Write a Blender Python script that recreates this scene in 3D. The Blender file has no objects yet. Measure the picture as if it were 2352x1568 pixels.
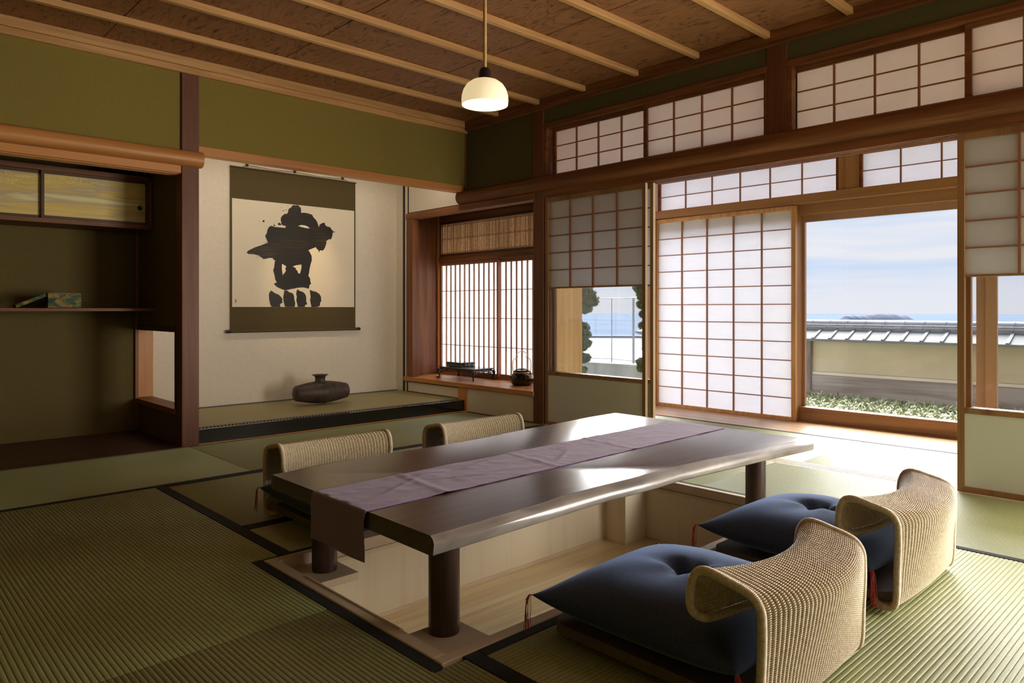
import bpy, math, random
import numpy as np
from mathutils import Vector, Matrix, noise as mnoise
from mathutils.geometry import tessellate_polygon
random.seed(7); rng = np.random.default_rng(7)
SC = bpy.context.scene
COL = SC.collection
PI = math.pi

# ------------------------------------------------------------------ camera, world, lights, exposure
FPX, AZ = 1652.0, math.radians(46.552)
cam = bpy.data.cameras.new('camera'); camo = bpy.data.objects.new('camera', cam); COL.objects.link(camo)
cam.sensor_fit = 'HORIZONTAL'; cam.sensor_width = 36.0
cam.lens = FPX/2352*36.0; cam.shift_y = -75.0/2352; cam.clip_start = .05; cam.clip_end = 60000
camo.location = (0, 0, .9); camo.rotation_euler = (PI/2, 0, AZ-PI/2)
SC.camera = camo
SC.view_settings.view_transform = 'Standard'; SC.view_settings.look = 'None'
SC.view_settings.gamma = 1.0; SC.view_settings.exposure = 0.0
SC.view_settings.use_curve_mapping = False

SKY_HORIZON = .99
SKY_GLOW = 24.0
SUN_AZ, SUN_EL = 22.0, 31.0

w = bpy.data.worlds.new('sky'); SC.world = w; w.use_nodes = True
nt = w.node_tree; nt.nodes.clear()
def N(t, **k):
    n = nt.nodes.new(t)
    for a, b in k.items(): setattr(n, a, b)
    return n
def L(a, b): nt.links.new(a, b)
tc = N('ShaderNodeTexCoord'); sep = N('ShaderNodeSeparateXYZ'); L(tc.outputs['Generated'], sep.inputs[0])
mp = N('ShaderNodeMapping'); mp.inputs['Scale'].default_value = (1.2, 1.2, 15.0); L(tc.outputs['Generated'], mp.inputs[0])
nz = N('ShaderNodeTexNoise'); nz.inputs['Scale'].default_value = 2.2; nz.inputs['Detail'].default_value = 5; nz.inputs['Distortion'].default_value = .6
L(mp.outputs[0], nz.inputs[0])
cr = N('ShaderNodeValToRGB'); L(nz.outputs[0], cr.inputs[0])
cr.color_ramp.elements[0].position = .38; cr.color_ramp.elements[0].color = (.66, .79, 1.0, 1)
cr.color_ramp.elements[1].position = .60; cr.color_ramp.elements[1].color = (.90, .91, .97, 1)
# clearer near the horizon: pale grey band
hz = N('ShaderNodeMapRange'); L(sep.outputs['Z'], hz.inputs[0])
hz.inputs['From Min'].default_value = .0; hz.inputs['From Max'].default_value = .055
hm = N('ShaderNodeMix', data_type='RGBA'); L(hz.outputs[0], hm.inputs[0]); hm.inputs[6].default_value = (.88, .90, .965, 1); L(cr.outputs[0], hm.inputs[7])
# thin overcast, with the wide glow of the veiled sun high over the sea
gd = Vector((math.cos(math.radians(SUN_AZ))*math.cos(math.radians(SUN_EL)), math.sin(math.radians(SUN_AZ))*math.cos(math.radians(SUN_EL)), math.sin(math.radians(SUN_EL))))
dt = N('ShaderNodeVectorMath', operation='DOT_PRODUCT'); L(tc.outputs['Generated'], dt.inputs[0]); dt.inputs[1].default_value = gd
up = N('ShaderNodeMapRange'); L(dt.outputs['Value'], up.inputs[0]); up.interpolation_type = 'SMOOTHSTEP'
up.inputs['From Min'].default_value = math.cos(math.radians(46)); up.inputs['From Max'].default_value = math.cos(math.radians(20))
up.inputs['To Min'].default_value = 0; up.inputs['To Max'].default_value = SKY_GLOW
lo = N('ShaderNodeMapRange'); L(sep.outputs['Z'], lo.inputs[0]); lo.interpolation_type = 'SMOOTHSTEP'
lo.inputs['From Min'].default_value = .128; lo.inputs['From Max'].default_value = .25
mg = N('ShaderNodeMath', operation='MULTIPLY'); L(up.outputs[0], mg.inputs[0]); L(lo.outputs[0], mg.inputs[1])
wg = N('ShaderNodeVectorMath', operation='SCALE'); wg.inputs[0].default_value = (1.0, .975, .93); L(mg.outputs[0], wg.inputs['Scale'])
ws = N('ShaderNodeVectorMath', operation='SCALE'); L(hm.outputs[2], ws.inputs[0]); ws.inputs['Scale'].default_value = SKY_HORIZON
wa = N('ShaderNodeVectorMath', operation='ADD'); L(wg.outputs[0], wa.inputs[0]); L(ws.outputs[0], wa.inputs[1])
bg = N('ShaderNodeBackground'); L(wa.outputs[0], bg.inputs[0])
wo = N('ShaderNodeOutputWorld'); L(bg.outputs[0], wo.inputs[0])
w.cycles.sampling_method = 'AUTOMATIC'

cy = SC.cycles
cy.max_bounces = 7; cy.diffuse_bounces = 5; cy.glossy_bounces = 3; cy.transmission_bounces = 6; cy.transparent_max_bounces = 12
cy.caustics_reflective = False; cy.caustics_refractive = False; cy.sample_clamp_indirect = 6.0; cy.sample_clamp_direct = 0

def lamp(name, kind, loc, energy, color, rot=None, **k):
    d = bpy.data.lights.new(name, kind); d.energy = energy; d.color = color
    for a, b in k.items(): setattr(d, a, b)
    o = bpy.data.objects.new(name, d); COL.objects.link(o); o.location = loc
    if rot is not None: o.rotation_euler = rot
    return o
def aim(o, tgt):
    o.rotation_euler = (Vector(tgt)-o.location).to_track_quat('-Z', 'Y').to_euler()
# hazy sun above the sea, behind thin cloud
sun = lamp('hazy_sun', 'SUN', (20, 10, 30), .5, (1, .96, .90), angle=math.radians(25)); aim(sun, (20-15, 10-3, 30-15))
# soft fill lamp added behind the camera; the rear wall is closed
rw = lamp('rear_window_daylight', 'AREA', (1.9, -1.60, 1.4), 20, (1, .84, .60), shape='RECTANGLE', size=3.6, size_y=1.4); aim(rw, (1.5, 3, 1.2))
sw = lamp('side_window_daylight', 'AREA', (3.95, -.95, .85), 66, (1, .93, .80), shape='RECTANGLE', size=1.3, size_y=1.6); aim(sw, (.6, 3.2, .7)); sw.data.spread = math.radians(125)  # second added fill lamp, inside the window wall beside the camera
# warm picture spot of the alcove, tucked up behind the alcove beam
sp = lamp('alcove_spot', 'SPOT', (3.02, 5.02, 2.20), 30, (1, .72, .36), spot_size=math.radians(40), spot_blend=1.0, shadow_soft_size=.03)
aim(sp, (3.05, 5.93, 1.22))
al = lamp('alcove_tube_light', 'AREA', (2.9, 5.02, 2.33), 7.5, (1, .86, .66), shape='RECTANGLE', size=2.0, size_y=.06); aim(al, (2.9, 5.75, .9))

# ------------------------------------------------------------------ materials
MATS = {}
def newmat(name):
    m = bpy.data.materials.new(name); m.use_nodes = True
    t = m.node_tree; t.nodes.clear(); MATS[name] = m
    return m, t
def nd(t, typ, **k):
    n = t.nodes.new(typ)
    for a, b in k.items():
        if a.startswith('i_'): n.inputs[a[2:].replace('_', ' ')].default_value = b
        else: setattr(n, a, b)
    return n
def bsdf(t, col=None, rough=.5, **k):
    b = nd(t, 'ShaderNodeBsdfPrincipled'); b.inputs['Roughness'].default_value = rough
    if col is not None: b.inputs['Base Color'].default_value = (*col, 1)
    for a, v in k.items(): b.inputs[a.replace('_', ' ')].default_value = v
    o = nd(t, 'ShaderNodeOutputMaterial'); t.links.new(b.outputs[0], o.inputs[0])
    return b
def ramp(t, stops):
    r = nd(t, 'ShaderNodeValToRGB')
    e = r.color_ramp.elements
    while len(e) < len(stops): e.new(.5)
    for i, (p, c) in enumerate(stops): e[i].position = p; e[i].color = (*c, 1)
    return r
def coords(t, scale, which='Object', rot=(0, 0, 0)):
    tc = nd(t, 'ShaderNodeTexCoord'); mp = nd(t, 'ShaderNodeMapping')
    mp.inputs['Scale'].default_value = scale; mp.inputs['Rotation'].default_value = rot
    t.links.new(tc.outputs[which], mp.inputs[0]); return mp.outputs[0]
def bump(t, b, h, strength, dist):
    n = nd(t, 'ShaderNodeBump'); n.inputs['Strength'].default_value = strength; n.inputs['Distance'].default_value = dist
    t.links.new(h, n.inputs['Height']); t.links.new(n.outputs[0], b.inputs['Normal']); return n
def plain(name, col, rough=.6, noise=0, nscale=20, bmp=0, **k):
    m, t = newmat(name); b = bsdf(t, col, rough, **k)
    if noise or bmp:
        n = nd(t, 'ShaderNodeTexNoise', i_Scale=nscale, i_Detail=6); t.links.new(coords(t, (1, 1, 1)), n.inputs[0])
        if noise:
            r = ramp(t, [(.3, tuple(c*(1-noise) for c in col)), (.7, tuple(min(1, c*(1+noise)) for c in col))])
            t.links.new(n.outputs[0], r.inputs[0]); t.links.new(r.outputs[0], b.inputs['Base Color'])
        if bmp: bump(t, b, n.outputs[0], bmp, .002)
    return m
def wood(name, c1, c2, axis='X', rough=.5, scale=1.0, fig=.5, spec=.4, coat=0, bmp=.15, along=.06):
    """grain runs along axis; c1 dark line colour, c2 ground colour"""
    m, t = newmat(name); b = bsdf(t, c2, rough); b.inputs['Specular IOR Level'].default_value = spec
    if coat: b.inputs['Coat Weight'].default_value = coat; b.inputs['Coat Roughness'].default_value = .18
    s = [14*scale]*3; s['XYZ'.index(axis)] = 14*scale*along
    v = coords(t, s)
    n = nd(t, 'ShaderNodeTexNoise', i_Scale=1.0, i_Detail=3, i_Distortion=.4); t.links.new(v, n.inputs[0])
    s2 = [120*scale]*3; s2['XYZ'.index(axis)] = 3*scale
    f = nd(t, 'ShaderNodeTexNoise', i_Scale=1.0, i_Detail=4); t.links.new(coords(t, s2), f.inputs[0])
    mul = nd(t, 'ShaderNodeMath', operation='MULTIPLY'); mul.inputs[1].default_value = 9*fig; t.links.new(n.outputs[0], mul.inputs[0])
    fr = nd(t, 'ShaderNodeMath', operation='PINGPONG'); fr.inputs[1].default_value = 1; t.links.new(mul.outputs[0], fr.inputs[0])
    mx = nd(t, 'ShaderNodeMath', operation='MULTIPLY_ADD'); mx.inputs[1].default_value = .55
    t.links.new(fr.outputs[0], mx.inputs[0])
    m3 = nd(t, 'ShaderNodeMath', operation='MULTIPLY'); m3.inputs[1].default_value = .6; t.links.new(f.outputs[0], m3.inputs[0]); t.links.new(m3.outputs[0], mx.inputs[2])
    r = ramp(t, [(.15, c1), (.75, c2)]); t.links.new(mx.outputs[0], r.inputs[0]); t.links.new(r.outputs[0], b.inputs['Base Color'])
    if bmp: bump(t, b, mx.outputs[0], bmp, .001)
    return m
def mul(c, k): return tuple(min(1, x*k) for x in c)
for ax in 'XYZ':
    wood('beam_'+ax, (.13, .045, .017), (.30, .115, .042), ax, .5)
    wood('frame_'+ax, (.20, .095, .040), (.38, .205, .095), ax, .5, fig=.3)                 # reddish cedar posts and lintels
    wood('amber_'+ax, (.40, .155, .045), (.64, .28, .085), ax, .42, fig=.3)            # warm polished cedar
    wood('light_'+ax, (.48, .25, .10), (.66, .38, .16), ax, .5, fig=.8)              # pale cedar trim
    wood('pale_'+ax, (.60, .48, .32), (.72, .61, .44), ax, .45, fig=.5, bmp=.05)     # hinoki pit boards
    wood('lattice_'+ax, (.22, .09, .045), (.36, .17, .09), ax, .6, fig=.2, scale=2)  # shoji bars
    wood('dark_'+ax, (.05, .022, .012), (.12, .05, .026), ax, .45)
wood('floorboard_Y', (.42, .24, .12), (.60, .38, .21), 'Y', .32, fig=.6, spec=.5, bmp=.04)
wood('pit_floor', (.66, .45, .22), (.86, .68, .40), 'X', .35, fig=.8, scale=.6, bmp=.03)
wood('pit_panel', (.64, .54, .40), (.77, .67, .51), 'Z', .5, fig=.25, bmp=.03)
wood('yellow_board', (.60, .37, .14), (.76, .52, .24), 'Z', .45, fig=.4)
wood('post_Z', (.12, .042, .020), (.23, .085, .040), 'Z', .5, fig=.4)
wood('weathered', (.24, .20, .175), (.46, .41, .37), 'Y', .8, fig=.6, scale=.5)
wood('weathered_Z', (.13, .11, .095), (.33, .30, .27), 'Z', .8, fig=.5)
wood('outer_stile', (.30, .17, .11), (.42, .255, .175), 'Z', .5, fig=.2)

# table top: dark stained slab with satin lacquer
m, t = newmat('table_wood'); b = bsdf(t, (.05, .02, .012), .33); b.inputs['Specular IOR Level'].default_value = .5; b.inputs['Coat Weight'].default_value = .7; b.inputs['Coat Roughness'].default_value = .22; b.inputs['Coat IOR'].default_value = 1.55
n = nd(t, 'ShaderNodeTexNoise', i_Scale=1.0, i_Detail=4, i_Distortion=.3); t.links.new(coords(t, (2.2, 34, 34)), n.inputs[0])
r = ramp(t, [(.3, (.026, .009, .005)), (.72, (.075, .027, .013))]); t.links.new(n.outputs[0], r.inputs[0]); t.links.new(r.outputs[0], b.inputs['Base Color'])
bump(t, b, n.outputs[0], .03, .001)
m, t = newmat('live_edge'); b = bsdf(t, (.15, .11, .09), .30); b.inputs['Specular IOR Level'].default_value = .8; b.inputs['Coat Weight'].default_value = .5; b.inputs['Coat Roughness'].default_value = .25
n = nd(t, 'ShaderNodeTexNoise', i_Scale=1.0, i_Detail=5, i_Distortion=.8); t.links.new(coords(t, (5, 20, 16)), n.inputs[0])
r = ramp(t, [(.3, (.15, .125, .115)), (.7, (.32, .285, .265))]); t.links.new(n.outputs[0], r.inputs[0]); t.links.new(r.outputs[0], b.inputs['Base Color'])
bump(t, b, n.outputs[0], .35, .004)
m, t = newmat('leg_wood'); b = bsdf(t, (.05, .025, .018), .35)
n = nd(t, 'ShaderNodeTexNoise', i_Scale=1.0, i_Detail=4); t.links.new(coords(t, (50, 50, 2.5)), n.inputs[0])
r = ramp(t, [(.3, (.028, .013, .009)), (.7, (.075, .038, .026))]); t.links.new(n.outputs[0], r.inputs[0]); t.links.new(r.outputs[0], b.inputs['Base Color'])

# ceiling boards: figured cedar, dark broken grain marks running across the battens
m, t = newmat('ceiling_board'); b = bsdf(t, (.2, .09, .04), .62)
v = coords(t, (3.0, 1.0, 1.0))
n = nd(t, 'ShaderNodeTexNoise', i_Scale=1.15, i_Detail=3.0, i_Roughness=.5, i_Distortion=1.6); t.links.new(v, n.inputs[0])
mu = nd(t, 'ShaderNodeMath', operation='MULTIPLY'); mu.inputs[1].default_value = 24; t.links.new(n.outputs[0], mu.inputs[0])
pp = nd(t, 'ShaderNodeMath', operation='PINGPONG'); pp.inputs[1].default_value = 1; t.links.new(mu.outputs[0], pp.inputs[0])
n2 = nd(t, 'ShaderNodeTexNoise', i_Scale=1.0, i_Detail=5, i_Roughness=.65); t.links.new(coords(t, (42, 9, 9)), n2.inputs[0])
ad = nd(t, 'ShaderNodeMath', operation='MULTIPLY_ADD'); ad.inputs[1].default_value = .55; t.links.new(pp.outputs[0], ad.inputs[0]); t.links.new(n2.outputs[0], ad.inputs[2])
r = ramp(t, [(.42, (.075, .030, .012)), (.54, (.25, .108, .040)), (.95, (.33, .145, .055))]); t.links.new(ad.outputs[0], r.inputs[0]); t.links.new(r.outputs[0], b.inputs['Base Color'])

plain('brown_wall', (.155, .115, .038), .95, noise=.06, nscale=60, bmp=.15)  # darker than the olive wall: alcove shade put into the plaster colour
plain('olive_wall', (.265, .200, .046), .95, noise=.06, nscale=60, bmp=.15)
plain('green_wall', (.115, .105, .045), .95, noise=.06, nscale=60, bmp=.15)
plain('white_plaster', (.80, .73, .63), .95, noise=.03, nscale=40, bmp=.08)
plain('grey_panel', (.78, .80, .80), .8)
plain('black_lacquer', (.006, .006, .006), .10, Coat_Weight=.6)
plain('black_trim', (.012, .010, .009), .35)
plain('stand_wood', (.020, .011, .009), .25, Coat_Weight=.4)
plain('pit_edge', (.68, .55, .40), .45, noise=.08, nscale=8)
plain('border_cloth', (.012, .013, .016), .85, bmp=.3, nscale=300)
plain('chair_board', (.17, .135, .125), .9, noise=.12, nscale=120, bmp=.2)
plain('red_thread', (.50, .035, .025), .7)
plain('socket', (.012, .010, .009), .3)
plain('bamboo', (.62, .40, .17), .35, noise=.15, nscale=9)
plain('reed', (.62, .42, .24), .5, noise=.25, nscale=50)
plain('brass', (.62, .47, .22), .3, Metallic=1.0)
plain('scroll_cloth', (.095, .068, .024), .9, noise=.10, nscale=160, bmp=.15)
plain('scroll_paper', (.82, .74, .60), .9, noise=.02, nscale=6)
plain('rock', (.30, .29, .24), .95, noise=.2, nscale=9, bmp=.6)
plain('roof_tile', (.27, .285, .32), .6, noise=.15, nscale=6)
plain('roof_slope', (.165, .175, .19), .6, noise=.10, nscale=3)
plain('steel', (.35, .36, .36), .35, Metallic=.6)
plain('soil', (.30, .20, .13), .95, noise=.3, nscale=12)
plain('terrace', (.115, .135, .15), .8)
plain('parapet', (.35, .37, .42), .5)
plain('garden_plaster', (.66, .58, .40), .9, noise=.06, nscale=2)
plain('garden_plaster_pale', (.82, .74, .60), .9, noise=.03, nscale=2)
plain('stone_lantern', (.22, .24, .27), .8, noise=.15, nscale=12)
plain('bark', (.12, .085, .06), .9, noise=.3, nscale=30, bmp=.5)
plain('silver', (.55, .53, .5), .35, Metallic=1.0)

m, t = newmat('concrete'); b = bsdf(t, (.4, .41, .38), .9)
n = nd(t, 'ShaderNodeTexNoise', i_Scale=1.0, i_Detail=6, i_Roughness=.6); t.links.new(coords(t, (3, 3, 1.0)), n.inputs[0])
r = ramp(t, [(.35, (.29, .31, .28)), (.65, (.47, .48, .44))]); t.links.new(n.outputs[0], r.inputs[0]); t.links.new(r.outputs[0], b.inputs['Base Color'])

# washi: diffuse + translucent
def paper(name, col, trans):
    m, t = newmat(name); d = nd(t, 'ShaderNodeBsdfDiffuse'); tr = nd(t, 'ShaderNodeBsdfTranslucent'); mx = nd(t, 'ShaderNodeMixShader')
    n = nd(t, 'ShaderNodeTexNoise', i_Scale=7, i_Detail=8, i_Roughness=.7); t.links.new(coords(t, (1, 1, 3)), n.inputs[0])
    r = ramp(t, [(.3, mul(col, .96)), (.7, col)]); t.links.new(n.outputs[0], r.inputs[0])
    for s in (d, tr): t.links.new(r.outputs[0], s.inputs[0])
    mx.inputs[0].default_value = trans; t.links.new(d.outputs[0], mx.inputs[1]); t.links.new(tr.outputs[0], mx.inputs[2])
    o = nd(t, 'ShaderNodeOutputMaterial'); t.links.new(mx.outputs[0], o.inputs[0])
paper('washi', (.93, .93, .95), .58)
paper('washi_outer', (.85, .87, .93), .34)
paper('washi_warm', (.96, .95, .96), .84)

# clear pane
m, t = newmat('glass'); tr = nd(t, 'ShaderNodeBsdfTransparent'); tr.inputs[0].default_value = (.99, .992, .995, 1)
g = nd(t, 'ShaderNodeBsdfGlossy'); g.inputs['Roughness'].default_value = .01; lw = nd(t, 'ShaderNodeLayerWeight'); lw.inputs[0].default_value = .5; mx = nd(t, 'ShaderNodeMixShader')
pw = nd(t, 'ShaderNodeMath', operation='POWER'); pw.inputs[1].default_value = 5; t.links.new(lw.outputs['Facing'], pw.inputs[0])
fr = nd(t, 'ShaderNodeMath', operation='MULTIPLY_ADD'); fr.inputs[1].default_value = .92; fr.inputs[2].default_value = .03; t.links.new(pw.outputs[0], fr.inputs[0])
t.links.new(fr.outputs[0], mx.inputs[0]); t.links.new(tr.outputs[0], mx.inputs[1]); t.links.new(g.outputs[0], mx.inputs[2])
o = nd(t, 'ShaderNodeOutputMaterial'); t.links.new(mx.outputs[0], o.inputs[0])

# tatami: geometry carries the ribs, material carries the fine rush threads across them (axis = rib direction)
def tatami_mat(name, axis, col):
    m, t = newmat(name); b = bsdf(t, col, .50); b.inputs['Specular IOR Level'].default_value = .75
    s = [60, 60, 60]; s['XY'.index(axis)] = 620
    n = nd(t, 'ShaderNodeTexNoise', i_Scale=1.0, i_Detail=2); t.links.new(coords(t, s), n.inputs[0])
    s2 = [1.3, 1.3, 1.3]; n2 = nd(t, 'ShaderNodeTexNoise', i_Scale=1.0, i_Detail=3); t.links.new(coords(t, s2), n2.inputs[0])
    ad = nd(t, 'ShaderNodeMath', operation='MULTIPLY_ADD'); ad.inputs[1].default_value = .7; t.links.new(n.outputs[0], ad.inputs[0])
    h = nd(t, 'ShaderNodeMath', operation='MULTIPLY'); h.inputs[1].default_value = .3; t.links.new(n2.outputs[0], h.inputs[0]); t.links.new(h.outputs[0], ad.inputs[2])
    r = ramp(t, [(.3, mul(col, .68)), (.7, mul(col, 1.2))]); t.links.new(ad.outputs[0], r.inputs[0]); t.links.new(r.outputs[0], b.inputs['Base Color'])
    bump(t, b, n.outputs[0], .35, .0006)
TAT = (.345, .375, .165)
tatami_mat('tatami_X', 'X', TAT); tatami_mat('tatami_Y', 'Y', TAT)
tatami_mat('tatami_toko', 'X', (.33, .275, .11))

# rattan
m, t = newmat('rattan'); b = bsdf(t, (.55, .38, .18), .30)
n = nd(t, 'ShaderNodeTexNoise', i_Scale=90, i_Detail=3); t.links.new(coords(t, (1, 1, 1)), n.inputs[0])
r = ramp(t, [(.3, (.54, .43, .285)), (.7, (.74, .63, .455))]); t.links.new(n.outputs[0], r.inputs[0]); t.links.new(r.outputs[0], b.inputs['Base Color'])

# indigo cotton
m, t = newmat('indigo'); b = bsdf(t, (.012, .02, .05), .85); b.inputs['Sheen Weight'].default_value = .55; b.inputs['Sheen Roughness'].default_value = .4; b.inputs['Sheen Tint'].default_value = (.36, .52, .95, 1)
n = nd(t, 'ShaderNodeTexNoise', i_Scale=260, i_Detail=3); t.links.new(coords(t, (1, 1, 1)), n.inputs[0])
r = ramp(t, [(.3, (.012, .021, .055)), (.75, (.042, .068, .14))]); t.links.new(n.outputs[0], r.inputs[0]); t.links.new(r.outputs[0], b.inputs['Base Color'])
bump(t, b, n.outputs[0], .25, .0008)

m, t = newmat('purple_cloth'); b = bsdf(t, (.13, .08, .12), .9); b.inputs['Sheen Weight'].default_value = .25
n = nd(t, 'ShaderNodeTexNoise', i_Scale=300, i_Detail=3); t.links.new(coords(t, (1, 1, 1)), n.inputs[0])
r = ramp(t, [(.3, (.17, .10, .225)), (.75, (.31, .205, .40))]); t.links.new(n.outputs[0], r.inputs[0]); t.links.new(r.outputs[0], b.inputs['Base Color'])
bump(t, b, n.outputs[0], .3, .0008)

# ink with dry-brush streaks
m, t = newmat('ink'); b = bsdf(t, (.012, .009, .008), .45)
n = nd(t, 'ShaderNodeTexNoise', i_Scale=1.0, i_Detail=5, i_Roughness=.6, i_Distortion=.4); t.links.new(coords(t, (4, 4, 90), rot=(0, -.16, 0)), n.inputs[0])
g = nd(t, 'ShaderNodeTexNoise', i_Scale=2.2, i_Detail=1); t.links.new(coords(t, (1, 1, 1.4)), g.inputs[0])
mm = nd(t, 'ShaderNodeMath', operation='MULTIPLY'); t.links.new(n.outputs[0], mm.inputs[0]); t.links.new(g.outputs[0], mm.inputs[1])
r = ramp(t, [(.27, (.009, .007, .006)), (.44, (.075, .042, .018))]); t.links.new(mm.outputs[0], r.inputs[0]); t.links.new(r.outputs[0], b.inputs['Base Color'])

# gold leaf paper of the cupboard doors: drifting bands and flakes
m, t = newmat('gold_paper'); b = bsdf(t, (.5, .4, .15), .45); b.inputs['Metallic'].default_value = .1
n = nd(t, 'ShaderNodeTexNoise', i_Scale=1.0, i_Detail=3, i_Distortion=.5); t.links.new(coords(t, (1.3, 1, 16), rot=(0, .03, 0)), n.inputs[0])
r = ramp(t, [(.32, (.52, .40, .22)), (.44, (.80, .58, .14)), (.56, (.56, .43, .25)), (.66, (.84, .76, .38))]); t.links.new(n.outputs[0], r.inputs[0])
vo = nd(t, 'ShaderNodeTexVoronoi', i_Scale=110); t.links.new(coords(t, (1, 1, 1)), vo.inputs[0])
lt = nd(t, 'ShaderNodeMath', operation='LESS_THAN'); lt.inputs[1].default_value = .30; t.links.new(vo.outputs['Distance'], lt.inputs[0])
b2 = nd(t, 'ShaderNodeTexNoise', i_Scale=1.0, i_Detail=2); t.links.new(coords(t, (1.6, 1, 9)), b2.inputs[0])
gt = nd(t, 'ShaderNodeMath', operation='GREATER_THAN'); gt.inputs[1].default_value = .60; t.links.new(b2.outputs[0], gt.inputs[0])
mm = nd(t, 'ShaderNodeMath', operation='MULTIPLY'); t.links.new(lt.outputs[0], mm.inputs[0]); t.links.new(gt.outputs[0], mm.inputs[1])
mx = nd(t, 'ShaderNodeMix', data_type='RGBA'); t.links.new(mm.outputs[0], mx.inputs[0]); t.links.new(r.outputs[0], mx.inputs[6]); mx.inputs[7].default_value = (1, .82, .38, 1)
t.links.new(mx.outputs[2], b.inputs['Base Color'])

# painted lacquer of the document box: green hills, gold mist
m, t = newmat('painted_lacquer'); b = bsdf(t, (.1, .14, .05), .4); b.inputs['Specular IOR Level'].default_value = .15
n = nd(t, 'ShaderNodeTexNoise', i_Scale=1.0, i_Detail=4, i_Distortion=1.2); t.links.new(coords(t, (7, 3, 22), rot=(0, .35, 0)), n.inputs[0])
r = ramp(t, [(.34, (.015, .04, .02)), (.45, (.05, .12, .045)), (.52, (.40, .25, .04)), (.57, (.13, .045, .012)), (.68, (.14, .19, .05))]); t.links.new(n.outputs[0], r.inputs[0]); t.links.new(r.outputs[0], b.inputs['Base Color'])

# black brocade border of the alcove mat with white crests
m, t = newmat('crest_border'); b = bsdf(t, (.4, .4, .38), .8)
wv = nd(t, 'ShaderNodeTexWave', wave_type='BANDS', bands_direction='X', i_Scale=12.5, i_Distortion=0); t.links.new(coords(t, (1, 1, 1)), wv.inputs[0])
gt = nd(t, 'ShaderNodeMath', operation='GREATER_THAN'); gt.inputs[1].default_value = .42; t.links.new(wv.outputs[1], gt.inputs[0])
mx = nd(t, 'ShaderNodeMix', data_type='RGBA'); t.links.new(gt.outputs[0], mx.inputs[0]); mx.inputs[6].default_value = (.02, .018, .018, 1); mx.inputs[7].default_value = (.26, .22, .20, 1); t.links.new(mx.outputs[2], b.inputs['Base Color'])

# fired clay vase
m, t = newmat('fired_clay'); b = bsdf(t, (.06, .04, .03), .5)
n = nd(t, 'ShaderNodeTexNoise', i_Scale=1.0, i_Detail=5); t.links.new(coords(t, (16, 8, 8)), n.inputs[0])
r = ramp(t, [(.3, (.028, .019, .014)), (.7, (.085, .054, .038))]); t.links.new(n.outputs[0], r.inputs[0]); t.links.new(r.outputs[0], b.inputs['Base Color'])
bump(t, b, n.outputs[0], .3, .002)

# lacquered hand warmer with gold spots
m, t = newmat('gold_lacquer'); b = bsdf(t, (.01, .01, .01), .12, Coat_Weight=.5)
vo = nd(t, 'ShaderNodeTexVoronoi', i_Scale=26); t.links.new(coords(t, (1, 1, 1)), vo.inputs[0])
lt = nd(t, 'ShaderNodeMath', operation='LESS_THAN'); lt.inputs[1].default_value = .22; t.links.new(vo.outputs['Distance'], lt.inputs[0])
mx = nd(t, 'ShaderNodeMix', data_type='RGBA'); t.links.new(lt.outputs[0], mx.inputs[0]); mx.inputs[6].default_value = (.010, .008, .007, 1); mx.inputs[7].default_value = (.22, .12, .05, 1); t.links.new(mx.outputs[2], b.inputs['Base Color'])

# milk glass shade, lit by its own bulb
m, t = newmat('milk_glass'); b = bsdf(t, (.9, .85, .7), .25)
b.inputs['Emission Color'].default_value = (1, .80, .46, 1); b.inputs['Emission Strength'].default_value = .66
m, t = newmat('milk_glass_inside'); b = bsdf(t, (.9, .85, .7), .4)
b.inputs['Emission Color'].default_value = (1, .86, .56, 1); b.inputs['Emission Strength'].default_value = .50
m, t = newmat('bulb'); b = bsdf(t, (1, 1, 1), .4); b.inputs['Emission Color'].default_value = (1, .78, .45, 1); b.inputs['Emission Strength'].default_value = 1.2

# foliage
def leafmat(name, c1, c2, trans=.25):
    m, t = newmat(name); b = bsdf(t, c1, .6)
    n = nd(t, 'ShaderNodeTexNoise', i_Scale=14, i_Detail=4); t.links.new(coords(t, (1, 1, 1)), n.inputs[0])
    r = ramp(t, [(.35, c1), (.65, c2)]); t.links.new(n.outputs[0], r.inputs[0]); t.links.new(r.outputs[0], b.inputs['Base Color'])
leafmat('pine_needles', (.055, .085, .03), (.17, .22, .09))
leafmat('sasa_leaves', (.20, .26, .10), (.52, .54, .37))

# sea and island
m, t = newmat('sea'); b = bsdf(t, (.30, .48, .66), 1.0); b.inputs['Specular IOR Level'].default_value = .0
n = nd(t, 'ShaderNodeTexNoise', i_Scale=1.0, i_Detail=3); t.links.new(coords(t, (.004, .0008, 1)), n.inputs[0])
r = ramp(t, [(.35, (.125, .165, .225)), (.65, (.15, .19, .25))]); t.links.new(n.outputs[0], r.inputs[0]); t.links.new(r.outputs[0], b.inputs['Base Color'])
plain('island_forest', (.020, .040, .095), .95, noise=.35, nscale=.012)  # forest turned blue: distance haze put into the base colour

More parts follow.
